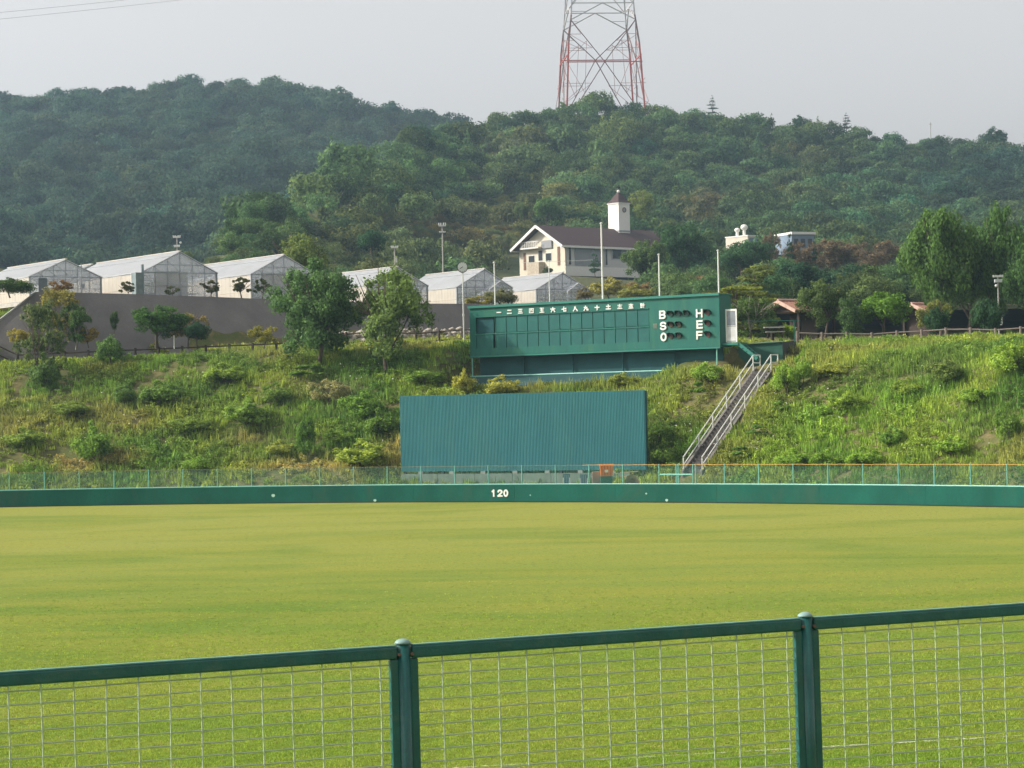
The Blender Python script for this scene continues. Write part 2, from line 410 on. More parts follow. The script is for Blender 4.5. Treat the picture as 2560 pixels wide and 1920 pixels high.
g_soil = soil_mat('bank_soil', [(0.10, 0.12, 0.035), (0.16, 0.15, 0.06), (0.24, 0.18, 0.09)])
h_soil = soil_mat('hill_soil', [(0.055, 0.075, 0.03), (0.10, 0.10, 0.045), (0.15, 0.12, 0.07)], 0.12)
def _bw(XX, YY):   # rows follow the wall line
    return XX, YY + (wall_y(XX) + 0.35) * 1.0 * (1 - sstep(0, 75, YY))
_ys = np.concatenate([np.arange(0, 28, 0.4), np.arange(28, 75, 1.0)])
def _warp(XX, YY):
    t = YY / 75.0; base = wall_y(XX) + 0.3
    return XX, base + t * (215 - base) * (0.55 + 0.45 * t) / 1.0
tag(grid_mesh('grass_bank', np.arange(-62, 41, 0.5), np.arange(0, 75.01, 0.33), bank_z, g_soil, warp=_warp), kind='structure')

def hill(name, x0, x1, dx, Ys, zf, mat):
    xs = np.arange(x0, x1, dx)
    XP, YY = np.meshgrid(xs, Ys)
    return grid_mesh(name, xs, Ys, zf, mat, warp=lambda a, b: ((a - CX) / F_PX * b, b))
tag(hill('hillside', -1900, 4600, 26, np.concatenate([np.arange(NY0, 660, 6.0), np.arange(660, 780, 15)]), near_z, h_soil), kind='structure')
tag(hill('far_hill', -1900, 3600, 30, np.arange(400, 1010, 10.0), far_z, h_soil), kind='structure')

# ---- outfield wall, curved, in painted sections
M_green = paint('wall_green', (0.006, 0.086, 0.062), 0.6, 0.22, 0.45, 9, dirt=(0.030, 0.075, 0.050), dirt_amt=0.8, spec=.1, stretch=(1.2, 1.2, .8))
M_aqua = paint('aqua_pipe', (0.22, 0.50, 0.42), 0.4, 0.1, 2)
M_white = paint('white_paint', (0.78, 0.78, 0.74), 0.5, 0.06, 3)
M_conc = paint('concrete', (0.26, 0.27, 0.25), 0.85, 0.18, 1.2, 30, dirt=(0.12, 0.13, 0.11), bump=0.3)
M_orange = paint('orange_rope', (0.66, 0.36, 0.09), 0.7, 0.15, 4)
_Xf = np.linspace(-58, 37.5, 6000); _Yf = wall_y(_Xf)
_sf = np.concatenate([[0], np.cumsum(np.hypot(np.diff(_Xf), np.diff(_Yf)))])
_s0 = float(np.interp(0.0, _Xf, _sf))
def wpt(s, off=0.0):
    """point of the wall line at arc length s (0 where X = 0); off moves it away from the field"""
    X = float(np.interp(s + _s0, _sf, _Xf)); Y = float(wall_y(X)); sl = float(wall_slope(X)); k = 1 / math.hypot(1, sl)
    return X - sl * k * off, Y + k * off, math.atan(sl)
WH = 0.90
wall = thing('outfield_wall', 'low dark green outfield wall curving behind the grass, marked 120', 'wall', (wpt(0)[0], wpt(0)[1], 0))
for k in range(-10, 9):
    s0, s1 = k * 6.0 + 0.004, (k + 1) * 6.0 - 0.004
    m = MB(); P = [wpt(s0 + (s1 - s0) * i / 4) for i in range(5)]; Q = [wpt(s0 + (s1 - s0) * i / 4, 0.28) for i in range(5)]
    for i in range(4):
        a, b, c, d = P[i], P[i + 1], Q[i + 1], Q[i]
        m.hexa([(a[0], a[1], 0.05), (b[0], b[1], 0.05), (c[0], c[1], -0.2), (d[0], d[1], -0.2), (a[0], a[1], WH), (b[0], b[1], WH), (c[0], c[1], WH), (d[0], d[1], WH)])
    m.build('wall_panel', M_green, wall, world=True)
m = MB()
for i in range(-60, 54):
    a, b = wpt(i * 1.0, -0.02), wpt(i + 1.0, -0.02)
    m.bar((a[0], a[1], 0.02), (b[0], b[1], 0.02), 0.03, 0.05)
m.build('painted_foot_shade', paint('foot_shade_dark', (0.02, 0.03, 0.02), 0.9), wall, world=True)  # dark bar drawn in place of the shade along the wall foot
def s_of(x, z0=0.45):
    best = min((abs(proj(wpt(s)[0], wpt(s)[1], z0)[0] - x), s) for s in np.arange(-55, 50, 0.05)); return float(best[1])
# the distance number
for ch, xp in (('1', 1236.0), ('2', 1249.5), ('0', 1265.0)):
    s = s_of(xp); X, Y, a = wpt(s, -0.004)
    g = glyph(GL[ch], 0.24 if ch != '1' else 0.17, 0.29, 0.085, 0.012)
    mt = Matrix.Translation((X, Y, 0.33)) @ Matrix.Rotation(a, 4, 'Z') @ Matrix.Translation((-0.12, 0, 0.0))
    o = g.build('distance_digit', M_white, wall, M=mt, world=True)
for xp, yp, r in ((684, 1239, 0.11), (937, 1251, 0.09), (1325, 1238, 0.04), (1616, 1234, 0.055), (1666, 1250.5, 0.085)):
    s = s_of(xp); X, Y, a = wpt(s, -0.003); z = EYE + ray(xp, yp).z * Y / ray(xp, yp).y
    m = MB(); m.prism([(r * (1 + 0.2 * math.sin(3 * t)) * math.cos(t), 0.8 * r * math.sin(t)) for t in np.linspace(0, 2 * PI, 9)[:-1]], -0.006, 0)
    m.build('paint_chip', paint('chip', (0.35, 0.55, 0.47), 0.7), wall, M=Matrix.Translation((X, Y, z)) @ Matrix.Rotation(a, 4, 'Z'), world=True)

# ---- chain-link fence on the wall
fen = thing('outfield_fence', 'low chain-link fence with pale posts standing on top of the green outfield wall', 'fence', (wpt(0, .15)[0], wpt(0, .15)[1], WH))
FH = 1.0; OFF = 0.14
m = MB()
for i in range(-58, 52):
    a, b = wpt(i, OFF), wpt(i + 1, OFF); m.tube((a[0], a[1], WH + 0.035), (b[0], b[1], WH + 0.035), 0.035, n=6, cap=False)
m.build('bottom_rail', M_aqua, fen, world=True)
for nm_, lo_, hi_, mt_ in (('top_wire', -58, 4, paint('rope_dull', (.28, .24, .12), .7)), ('top_rope', 4, 52, M_orange)):
    m = MB()
    for i in range(lo_, hi_):
        a, b = wpt(i, OFF), wpt(i + 1, OFF); sag = 0.012 * math.sin(i * 2.1); m.tube((a[0], a[1], WH + FH + sag * (i % 2)), (b[0], b[1], WH + FH + sag * ((i + 1) % 2)), 0.013 if lo_ > 0 else 0.009, n=5, cap=False)
    m.build(nm_, mt_, fen, world=True)
M_postg = paint('post_aqua', (0.16, 0.42, 0.36), 0.45, 0.1, 3)
p0 = MB().tube((0, 0, 0), (0, 0, FH + 0.02), 0.03, n=8); p0.dome((0, 0, FH + 0.02), 0.032, 0.02, 8, 2)
gate_s = (s_of(1645), s_of(1737))
post0 = None
_ph = s_of(1135)
for k in range(-28, 26):
    s = _ph + k * 2.0
    if gate_s[0] - 0.3 < s < gate_s[1] + 0.2: continue
    X, Y, a = wpt(s, OFF)
    if post0 is None:
        post0 = p0.build('post', M_postg, fen); o = post0
    else: o = link_copy(post0, fen)
    o.location = (X - fen.location.x, Y - fen.location.y, 0)
for s in (gate_s[0], (gate_s[0] + gate_s[1]) / 2 - 0.06, (gate_s[0] + gate_s[1]) / 2 + 0.06, gate_s[1], gate_s[1] - 0.16):
    X, Y, a = wpt(s, OFF); o = link_copy(post0, fen); o.location = (X - fen.location.x, Y - fen.location.y, 0)
m = MB(); a = wpt(gate_s[0] + .05, OFF); b = wpt(gate_s[1] - .2, OFF); m.bar((a[0], a[1], WH + .52), (b[0], b[1], WH + .52), 0.05, 0.07)
m.build('gate_bar', M_aqua, fen, world=True)
# the net itself: crossing diagonal wires
vs = []; fs = []; pit = 0.075; r = 0.0026
def wire(p, q):
    k = len(vs); d = (q - p).normalized(); u = Vector((0, 1, 0)); a_ = d.cross(u).normalized() * r; b_ = Vector((0, r, 0))
    for c in (p, q):
        for w_ in (a_ - b_ * .5, -a_ - b_ * .5, b_): vs.append(tuple(c + w_))
    fs.extend([(k, k + 1, k + 4, k + 3), (k + 1, k + 2, k + 5, k + 4), (k + 2, k, k + 3, k + 5)])
for i in range(int(-52 / pit), int(46 / pit)):
    s = i * pit
    a = wpt(s, OFF); b = wpt(s + FH, OFF)
    A0 = Vector((a[0], a[1], WH + .06)); B1 = Vector((b[0], b[1], WH + FH)); A1 = Vector((a[0], a[1], WH + FH)); B0 = Vector((b[0], b[1], WH + .06))
    wire(A0, B1); wire(A1, B0)
nm = np_mesh('wire_net', np.array(vs), np.array(fs)); nm.materials.append(paint('net_wire', (0.10, 0.26, 0.22), 0.5))
o = bpy.data.objects.new('wire_net', nm); C.objects.link(o); o.parent = fen; nm.transform(Matrix.Translation(-fen.location))
# ================================================================ FOLIAGE
def leaf_cloud(pos, nrm, size, rng, aspect=0.62):
    n = len(pos)
    r = rng.normal(size=(n, 3)); t = np.cross(nrm, r); t /= np.linalg.norm(t, axis=1, keepdims=True) + 1e-9
    b = np.cross(nrm, t); t = t * (size[:, None] * 0.5); b = b * (size[:, None] * 0.5 * aspect)
    v = np.stack([pos - t, pos - b * 0.9 + t * 0.1, pos + t, pos + b * 0.9 + t * 0.1], 1).reshape(-1, 3)
    f = np.arange(n * 4).reshape(n, 4)
    return v, f
def crown(name, lobes, n, leaf, seed, sub=9, mat=None, shell=0.16, ragged=0.10, subr=0.42, tilt=0.55):
    """lobes: (x, y, z, rx, ry, rz). Twig clusters sit on every lobe, leaves on every cluster."""
    rng = np.random.default_rng(seed); L = np.array(lobes, float)
    w = (L[:, 3] * L[:, 4] * L[:, 5]) ** 0.67; w /= w.sum()
    cl = []
    for li, (l, ww) in enumerate(zip(L, w)):
        k = max(3, int(sub * len(L) * ww))
        d = rng.normal(size=(k, 3)); d /= np.linalg.norm(d, axis=1, keepdims=True); d[:, 2] = np.where(d[:, 2] < -0.5, -d[:, 2] * 0.5, d[:, 2])
        rad = rng.uniform(0.55, 0.95, (k, 1))
        c = l[:3] + d * l[3:] * rad; r = subr * l[3:] * rng.uniform(0.65, 1.25, (k, 1))
        cl.append(np.hstack([c, r, np.tile(l[:3], (k, 1))]))
    cl = np.vstack(cl); w = (cl[:, 3] * cl[:, 4] * cl[:, 5]) ** 0.6; w /= w.sum()
    idx = rng.choice(len(cl), n, p=w); c = cl[idx]
    d = rng.normal(size=(n, 3)); d /= np.linalg.norm(d, axis=1, keepdims=True)
    rad = 1 - np.abs(rng.normal(0, shell * 2, (n, 1))); rad += (rng.random((n, 1)) < ragged) * rng.uniform(0, 0.5, (n, 1))
    pos = c[:, :3] + d * c[:, 3:6] * rad
    nr = d / c[:, 3:6] * c[:, 3:6].mean(1, keepdims=True) * 0.8 + (pos - c[:, 6:9]) * 0.5 / (c[:, 3:6].mean(1, keepdims=True) * 2) + rng.normal(size=(n, 3)) * tilt
    nr /= np.linalg.norm(nr, axis=1, keepdims=True)
    v, f = leaf_cloud(pos, nr, leaf * rng.uniform(0.6, 1.4, n), rng)
    me = np_mesh(name, v, f); me.materials.append(mat or LEAF_O); return me
def blobs(seed, n, rx, rz, zc, r0=0.35, r1=0.6, flat=1.0, low=-0.6):
    rng = np.random.default_rng(seed); out = []
    for i in range(n):
        a = rng.uniform(0, 2 * PI); h = rng.uniform(low, 1.0); q = math.sqrt(max(0.05, 1 - h * h)) * rng.uniform(0.35, 0.75)
        r = rng.uniform(r0, r1) * (1 - 0.25 * abs(h))
        out.append((rx * q * math.cos(a), rx * q * math.sin(a), zc + rz * h * 0.62, rx * r, rx * r, rz * r * flat))
    return out
# ---- scattered instances driven by a point cloud (grass, weeds, the woods that read as one mass)
def proto_coll(name, meshes):
    col = bpy.data.collections.new(name)
    for i, me in enumerate(meshes):
        o = bpy.data.objects.new('%s_%02d' % (name, i), me); col.objects.link(o)
    return col
def scatter(name, P, rot, scl, tint, idx, col, kind='stuff'):
    n = len(P); me = bpy.data.meshes.new(name); me.vertices.add(n); me.vertices.foreach_set('co', np.ascontiguousarray(P, np.float32).ravel())
    def at_(nm, ty, arr, key): a = me.attributes.new(nm, ty, 'POINT'); a.data.foreach_set(key, np.ascontiguousarray(arr).ravel())
    at_('rot', 'FLOAT_VECTOR', rot.astype(np.float32), 'vector'); at_('scl', 'FLOAT_VECTOR', scl.astype(np.float32), 'vector')
    at_('tint', 'FLOAT_COLOR', np.hstack([tint, np.ones((n, 1))]).astype(np.float32), 'color'); at_('idx', 'INT', idx.astype(np.int32), 'value')
    o = bpy.data.objects.new(name, me); C.objects.link(o)
    g = bpy.data.node_groups.new(name, 'GeometryNodeTree')
    g.interface.new_socket('Geometry', in_out='INPUT', socket_type='NodeSocketGeometry'); g.interface.new_socket('Geometry', in_out='OUTPUT', socket_type='NodeSocketGeometry')
    gi = g.nodes.new('NodeGroupInput'); go = g.nodes.new('NodeGroupOutput')
    ci = g.nodes.new('GeometryNodeCollectionInfo'); ci.inputs['Collection'].default_value = col; ci.inputs['Separate Children'].default_value = True; ci.inputs['Reset Children'].default_value = True
    ip = g.nodes.new('GeometryNodeInstanceOnPoints'); ip.inputs['Pick Instance'].default_value = True
    def na(nm, ty):
        q = g.nodes.new('GeometryNodeInputNamedAttribute'); q.data_type = ty; q.inputs['Name'].default_value = nm; return q.outputs['Attribute']
    L = g.links.new
    L(gi.outputs[0], ip.inputs['Points']); L(ci.outputs[0], ip.inputs['Instance']); L(na('idx', 'INT'), ip.inputs['Instance Index'])
    L(na('rot', 'FLOAT_VECTOR'), ip.inputs['Rotation']); L(na('scl', 'FLOAT_VECTOR'), ip.inputs['Scale']); L(ip.outputs[0], go.inputs[0])
    md = o.modifiers.new('scatter', 'NODES'); md.node_group = g
    return tag(o, kind=kind)

# ---- woods on the hills
wood = []
for i in range(7):
    rng = np.random.default_rng(40 + i); flat = rng.uniform(0.75, 1.1)
    wood.append(crown('wood_%d' % i, [(0, 0, 0.55, 0.75, 0.75, 0.55)] + blobs(60 + i, 7, 1.0, 0.62, 0.55, 0.35, 0.6), 1700, 0.115, 80 + i, sub=8, mat=LEAF_I, ragged=0.08, tilt=0.4))
for i in range(2):   # pointed conifer-like crowns
    wood.append(crown('wood_c%d' % i, [(0, 0, 0.35, 0.62, 0.62, 0.3), (0, 0, 0.7, 0.5, 0.5, 0.35), (0, 0, 1.1, 0.33, 0.33, 0.35), (0, 0, 1.45, 0.17, 0.17, 0.35)], 900, 0.13, 95 + i, sub=8, mat=LEAF_I, tilt=0.8))
WOODC = proto_coll('wood_crown', wood)
fine = [crown('fine_%d' % i, [(0, 0, 0.55, 0.75, 0.75, 0.55)] + blobs(160 + i, 7, 1.0, 0.62, 0.55, 0.35, 0.6), 4200, 0.075, 180 + i, sub=9, mat=LEAF_I, ragged=0.10, tilt=0.4) for i in range(5)]
fine += [crown('fine_c%d' % i, [(0, 0, 0.35, 0.62, 0.62, 0.3), (0, 0, 0.7, 0.5, 0.5, 0.35), (0, 0, 1.1, 0.33, 0.33, 0.35)], 3500, 0.07, 195 + i, sub=9, mat=LEAF_I, tilt=0.8) for i in range(2)]
FINEC = proto_coll('fine_crown', fine)
ZONES = [  # (x, y, rx, ry, colour, strength) read on the hill face
    (1150, 420, 150, 60, (0.085, 0.155, 0.050), 0.8), (1000, 520, 130, 60, (0.075, 0.130, 0.045), 0.7), (700, 560, 90, 60, (0.075, 0.135, 0.050), 0.8),
    (1150, 570, 260, 60, (0.150, 0.135, 0.060), 0.95), (900, 640, 160, 50, (0.130, 0.140, 0.055), 0.9), (1350, 470, 120, 35, (0.150, 0.150, 0.065), 0.7), (1270, 380, 60, 40, (0.14, 0.11, 0.06), 0.6),
    (1540, 370, 160, 70, (0.075, 0.120, 0.050), 0.5), (1800, 440, 120, 40, (0.07, 0.13, 0.065), 0.5), (1760, 520, 60, 35, (0.13, 0.085, 0.055), 0.7),
    (2000, 380, 120, 30, (0.10, 0.095, 0.05), 0.5), (2450, 420, 260, 120, (0.028, 0.055, 0.040), 0.9), (2150, 520, 160, 60, (0.05, 0.10, 0.055), 0.6), (1960, 460, 140, 40, (0.075, 0.10, 0.05), 0.5),
    (1600, 620, 260, 60, (0.055, 0.10, 0.035), 0.5)]
def hill_tint(X, Y, Z, rng, base):
    x, y = proj(X, Y, Z); n = len(X)
    c = np.tile(np.array(base), (n, 1)) * (0.75 + 0.6 * fbm(X * 0.05, Y * 0.05, 3))[:, None]
    for zx, zy, rx, ry, col, w in ZONES:
        g = np.clip(w * np.exp(-(((x - zx) / rx) ** 2 + ((y - zy) / ry) ** 2) * 1.2) * (0.6 + 0.9 * rng.random(n)), 0, 1)[:, None]
        c = c * (1 - g) + np.array(col) * g
    v = rng.uniform(0.55, 1.45, (n, 1)); h = rng.normal(0.05, 0.14, (n, 1))
    return np.clip(c * v * np.hstack([1 + h, np.ones((n, 1)), 1 - h * 0.6]) * np.array((1.60, 1.80, 1.70)), 0.01, 0.6)
def jitter_grid(x0, x1, y0, y1, st, rng):
    X, Y = np.meshgrid(np.arange(x0, x1, st), np.arange(y0, y1, st)); X = X + (np.arange(X.shape[0])[:, None] % 2) * st * .5
    return X.ravel() + rng.uniform(-.42, .42, X.size) * st, Y.ravel() + rng.uniform(-.42, .42, X.size) * st
def hill_scatter(name, zf, x0, x1, y0, y1, st, size, base, keep, seed, coll=None, nk=(7, 2)):
    rng = np.random.default_rng(seed); X, Y = jitter_grid(x0, x1, y0, y1, st, rng)
    k = keep(X, Y, rng); X, Y = X[k], Y[k]; Z = zf(X, Y); n = len(X)
    s = size[0] + (size[1] - size[0]) * rng.random(n) ** 1.3
    s = np.where(rng.random(n) < 0.06, s * 1.35, s)
    hgt = s * rng.uniform(0.85, 1.25, n)
    idx = np.where(rng.random(n) < (0.0 if name.startswith('far') else 0.06), nk[0] + rng.integers(0, nk[1], n), rng.integers(0, nk[0], n))
    P = np.stack([X, Y, Z + 0.15 * s], 1); rot = np.zeros((n, 3)); rot[:, 2] = rng.uniform(0, 6.28, n); rot[:, 0] = rng.normal(0, .06, n)
    scl = np.stack([s, s, hgt], 1)
    return scatter(name, P, rot, scl, hill_tint(X, Y, Z + s, rng, base), idx, coll or WOODC)
def scrubby(X, Y, Z=None):
    x, y = proj(X, Y, near_z(X, Y) + 2)
    return np.exp(-(((x - 1120) / 330) ** 2 + ((y - 600) / 95) ** 2) * 1.0) + 0.6 * np.exp(-(((x - 1330) / 120) ** 2 + ((y - 470) / 40) ** 2))
def club_clear(X, Y, size):
    x, y = proj(X, Y, near_z(X, Y) + size * 1.7)
    bad = (x > 1235) & (x < 1645) & (Y < 400) & (y < 735) & (Y > 200)
    bad |= (X > -8) & (X < 45) & (Y > 366) & (Y < 416)
    bad |= (x > 1795) & (x < 1890) & (Y < 330) & (y < 640); bad |= (x > 1960) & (x < 2050) & (Y < 330) & (y < 625)
    return ~bad
def keep_near(X, Y, rng):
    xp = xp_of(X, Y); yr = np.interp(xp, _near[:, 0], _near[:, 2])
    return (xp > 600 + rng.uniform(-30, 30, len(X))) & (xp < 3100) & (Y < yr + 14) & club_clear(X, Y, 4.2) & (rng.random(len(X)) > 0.92 * scrubby(X, Y)) & ((Y > 235) | (xp > 1700)) & (Y > 206)
hill_scatter('hill_woods', near_z, -170, 330, 330, 665, 4.9, (2.2, 5.2), (0.054, 0.086, 0.036), keep_near, 1)
hill_scatter('lower_hill_woods', near_z, -120, 140, 206, 330, 3.6, (1.7, 3.1), (0.056, 0.088, 0.036), keep_near, 11, FINEC, (5, 2))
def keep_scrub(X, Y, rng):
    xp = xp_of(X, Y); yr = np.interp(xp, _near[:, 0], _near[:, 2])
    return (xp > 250) & (xp < 1800) & (Y < yr) & club_clear(X, Y, 1.4) & (rng.random(len(X)) < 0.25 + 1.2 * scrubby(X, Y)) & (Y < 520)
hill_scatter('hill_scrub', near_z, -80, 80, 200, 520, 2.1, (0.7, 1.6), (0.085, 0.100, 0.042), keep_scrub, 2, FINEC, (5, 2))
def keep_far(X, Y, rng):
    xp = xp_of(X, Y); return (xp > -500) & (xp < 1500) & (Y > 440)
hill_scatter('far_hill_woods', far_z, -330, 60, 440, 868, 6.6, (3.6, 7.6), (0.030, 0.052, 0.032), keep_far, 3)

# ---- weeds and grass on the bank
def blade_tuft(name, n, h, spread, wid, seed, lean=0.35):
    rng = np.random.default_rng(seed); v = []; f = []
    for i in range(n):
        a = rng.uniform(0, 6.28); r = spread * math.sqrt(rng.random()); x, y = r * math.cos(a), r * math.sin(a)
        hh = h * rng.uniform(0.5, 1.15); la = rng.uniform(0, 6.28); l = rng.uniform(0.05, lean) * hh; w = wid * rng.uniform(.6, 1.3); wa = rng.uniform(0, 3.14)
        dx, dy = w * math.cos(wa), w * math.sin(wa); mx, my = x + math.cos(la) * l * .35, y + math.sin(la) * l * .35; k = len(v)
        v += [(x - dx, y - dy, -.03), (x + dx, y + dy, -.03), (mx + dx * .8, my + dy * .8, hh * .6), (mx - dx * .8, my - dy * .8, hh * .6), (x + math.cos(la) * l, y + math.sin(la) * l, hh)]
        f += [(k, k + 1, k + 2, k + 3), (k + 3, k + 2, k + 4, k + 4)]
    me = bpy.data.meshes.new(name); me.from_pydata(v, [], [q if q[2] != q[3] else q[:3] for q in f]); me.materials.append(LEAF_I); return me
tufts = [blade_tuft('t%d' % i, 34, 0.30, 0.30, 0.020, 200 + i) for i in range(3)]
tufts += [blade_tuft('u%d' % i, 20, 0.58, 0.18, 0.014, 210 + i, 0.25) for i in range(2)]
tufts += [crown('w%d' % i, blobs(220 + i, 4, 0.34, 0.26, 0.14, 0.4, 0.7), 110, 0.085, 230 + i, sub=4, mat=LEAF_I, ragged=.25, tilt=0.9) for i in range(3)]
TUFTC = proto_coll('bank_tuft', tufts)
BZ = [  # colour patches on the bank
    (1900, 930, 260, 50, (0.170, 0.165, 0.055), .8), (1880, 1010, 120, 60, (0.185, 0.160, 0.055), .8), (2150, 1040, 260, 60, (0.130, 0.190, 0.035), .7), (2380, 900, 160, 40, (0.130, 0.170, 0.040), .5),
    (2070, 1120, 260, 60, (0.100, 0.160, 0.030), .6), (2350, 920, 60, 40, (0.050, 0.070, 0.030), .8), (2450, 1070, 70, 60, (0.055, 0.090, 0.030), .7), (1760, 970, 60, 90, (0.130, 0.115, 0.045), .5), (1660, 1010, 40, 60, (0.14, 0.15, 0.04), .7),
    (1640, 1110, 40, 60, (0.035, 0.060, 0.022), .9), (1500, 960, 120, 20, (0.15, 0.13, 0.05), .7), (1290, 965, 90, 20, (0.185, 0.145, 0.050), .9), (1170, 960, 60, 25, (0.17, 0.17, 0.04), .8),
    (1000, 1140, 60, 50, (0.200, 0.140, 0.070), .9), (930, 1150, 80, 30, (0.13, 0.14, 0.05), .6), (880, 1010, 60, 50, (0.045, 0.085, 0.028), .8), (840, 985, 50, 30, (0.15, 0.15, 0.11), .7), (990, 930, 140, 40, (0.075, 0.12, 0.035), .5),
    (770, 1170, 120, 22, (0.30, 0.19, 0.10), .9), (190, 1165, 50, 30, (0.30, 0.19, 0.11), .9), (300, 1150, 60, 20, (0.24, 0.18, 0.09), .8), (60, 1000, 90, 10, (0.2, 0.16, 0.07), .7), (60, 1050, 120, 40, (0.14, 0.13, 0.05), .6),
    (300, 1060, 120, 40, (0.15, 0.12, 0.055), .6), (240, 970, 180, 35, (0.085, 0.140, 0.035), .8), (330, 990, 40, 30, (0.035, 0.065, 0.03), .8), (400, 1000, 60, 30, (0.04, 0.08, 0.03), .6), (500, 940, 160, 40, (0.13, 0.16, 0.04), .6),
    (600, 1040, 140, 50, (0.12, 0.15, 0.04), .6), (620, 1100, 80, 20, (0.16, 0.12, 0.07), .6), (640, 880, 130, 20, (0.15, 0.15, 0.06), .6), (110, 940, 40, 30, (0.035, 0.06, 0.03), .8), (400, 870, 300, 12, (0.16, 0.15, 0.06), .6), (700, 900, 60, 20, (0.18, 0.14, 0.06), .6)]
def bank_tint(X, Y, Z, rng):
    x, y = proj(X, Y, Z); n = len(X); f = fbm(X * 0.45, Y * 0.45, 31)[:, None]; g = fbm(X * 0.16, Y * 0.2, 37)[:, None]
    a = np.array((0.075, 0.125, 0.030)); b = np.array((0.150, 0.170, 0.040)); c_ = np.array((0.160, 0.130, 0.060)); d = np.array((0.045, 0.085, 0.026))
    c = a + (b - a) * np.clip((f - .35) / .3, 0, 1)
    k = np.clip((g - .56) / .12, 0, 1) * .6; c = c * (1 - k) + c_ * k
    k = np.clip((.42 - g) / .1, 0, 1) * .8; c = c * (1 - k) + d * k
    for zx, zy, rx, ry, col, w in BZ:
        k = np.clip(w * np.exp(-(((x - zx) / rx) ** 2 + ((y - zy) / ry) ** 2) * 1.1) * (0.7 + 0.6 * rng.random(n)), 0, 1)[:, None]; c = c * (1 - k) + np.array(col) * k
    return np.clip(c * rng.uniform(0.8, 1.3, (n, 1)) * np.array((2.6, 2.8, 2.2)), .01, .6)
rng = np.random.default_rng(7)
X, Y = jitter_grid(-40, 40, 84, 160, 0.29, rng)
nn_ = 1 / np.sqrt(1 + wall_slope(X) ** 2); dd = (Y - wall_y(X) - .6) * nn_
x_, y_ = proj(X, Y, bank_z(X, Y))
bu = Vector((14.05, -10.2)).normalized()
bx = (X + 2.45) * bu.x + (Y - 141.2) * bu.y; by = -(X + 2.45) * bu.y + (Y - 141.2) * bu.x
def in_board(X, Y):
    bx = (X + 2.45) * bu.x + (Y - 141.2) * bu.y; by = -(X + 2.45) * bu.y + (Y - 141.2) * bu.x
    return (((bx > -0.1) & (bx < 18.2) & (by > -0.15) & (by < 1.5)) | ((X > 12.2) & (X < 16.4) & (Y > 129.8) & (Y < 134.6)))
k = (dd > 0.05) & (x_ > -350) & (x_ < 3150) & ((Y < ret_top(X) - 4.4) | ((X < -31.6 - (Y - 155) * .9) & (Y < 158))) & ~in_board(X, Y) & ((dd < 17) | (rng.random(len(X)) < .55))
_st = [bank_hit(1735, 1184), bank_hit(1906, 934)]
_sv = (_st[1] - _st[0]).xy; _sl = _sv.length; _sv = _sv / _sl
sa = (X - _st[0].x) * _sv.x + (Y - _st[0].y) * _sv.y; sb = abs(-(X - _st[0].x) * _sv.y + (Y - _st[0].y) * _sv.x)
k &= ~((sa > -2.5) & (sa < _sl + 1.0) & (sb < 0.75))
X, Y = X[k], Y[k]; Z = bank_z(X, Y); n = len(X)
f = fbm(X * 0.5, Y * 0.5, 51); q = rng.random(n)
bare = fbm(X * 0.4, Y * 0.4, 77) > 0.66
kk = ~(bare & (q < .7)); X, Y, Z, f, q = X[kk], Y[kk], Z[kk], f[kk], q[kk]; n = len(X)
idx = np.where(q < 0.5, rng.integers(0, 3, n), np.where(f > 0.52, rng.integers(5, 8, n), np.where(q<.88, rng.integers(0,3,n), rng.integers(3, 5, n))))
s = (0.55 + 1.0 * f) * rng.uniform(.6, 1.35, n)
rot = np.zeros((n, 3)); rot[:, 2] = rng.uniform(0, 6.28, n); rot[:, :2] = rng.normal(0, .12, (n, 2))
scatter('weeds', np.stack([X, Y, Z], 1), rot, np.stack([s, s, s * rng.uniform(.7, 1.2, n)], 1), bank_tint(X, Y, Z, rng), idx, TUFTC)
# small pale flower heads among the weeds
v = []; fcs = []; nf = 420
for i in range(nf):
    x = rng.uniform(-40, 2600); y = rng.uniform(890, 1160)
    if 990 < x < 1640 and y > 950: continue
    if 1170 < x < 1960 and y < 990: continue
    if i % 3 and not (840 < x < 1010 or 1640 < x < 2050): continue
    p = bank_hit(x, y) + Vector((0, 0, rng.uniform(.25, .6))); r = rng.uniform(.015, .042); kx = len(v)
    a = rng.uniform(0, 3.1)
    v += [(p.x - r, p.y, p.z), (p.x, p.y - r * .6, p.z - r * .5), (p.x + r, p.y, p.z + r * .3), (p.x, p.y + r * .3, p.z + r)]; fcs += [(kx, kx + 1, kx + 2, kx + 3)]
me = np_mesh('wild_flowers', np.array(v), np.array(fcs)); me.materials.append(paint('petal', (0.75, 0.75, 0.66), 0.8))
o = bpy.data.objects.new('wild_flowers', me); C.objects.link(o); tag(o, kind='stuff')

# short turf blades close to the camera
rng = np.random.default_rng(17)
turf = [blade_tuft('b%d' % i, 12, 0.034, 0.07, 0.004, 300 + i, .9) for i in range(4)]
m_ = 62000; Yt = 28 / (1 - rng.random(m_) * 0.62); Xt = Yt * rng.uniform(-.24, .24, m_)
k = rng.random(m_) > sstep(36, 72, Yt); X, Y = Xt[k], Yt[k]; n = len(X); f = fbm(X * .25, Y * .25, 12)[:, None]
c = (np.array((0.145, 0.265, 0.035)) * (1 - f) + np.array((0.31, 0.34, 0.07)) * f) * 1.2
c = c * rng.uniform(.75, 1.35, (n, 1)); c[rng.random(n) < .03] = (0.40, 0.38, 0.16)
rot = np.zeros((n, 3)); rot[:, 2] = rng.uniform(0, 6.28, n); s = rng.uniform(.5, 1.25, n)
scatter('turf_blades', np.stack([X, Y, np.zeros(n)], 1), rot, np.stack([s, s, s], 1), c, rng.integers(0, 4, n), proto_coll('turf_tuft', turf))
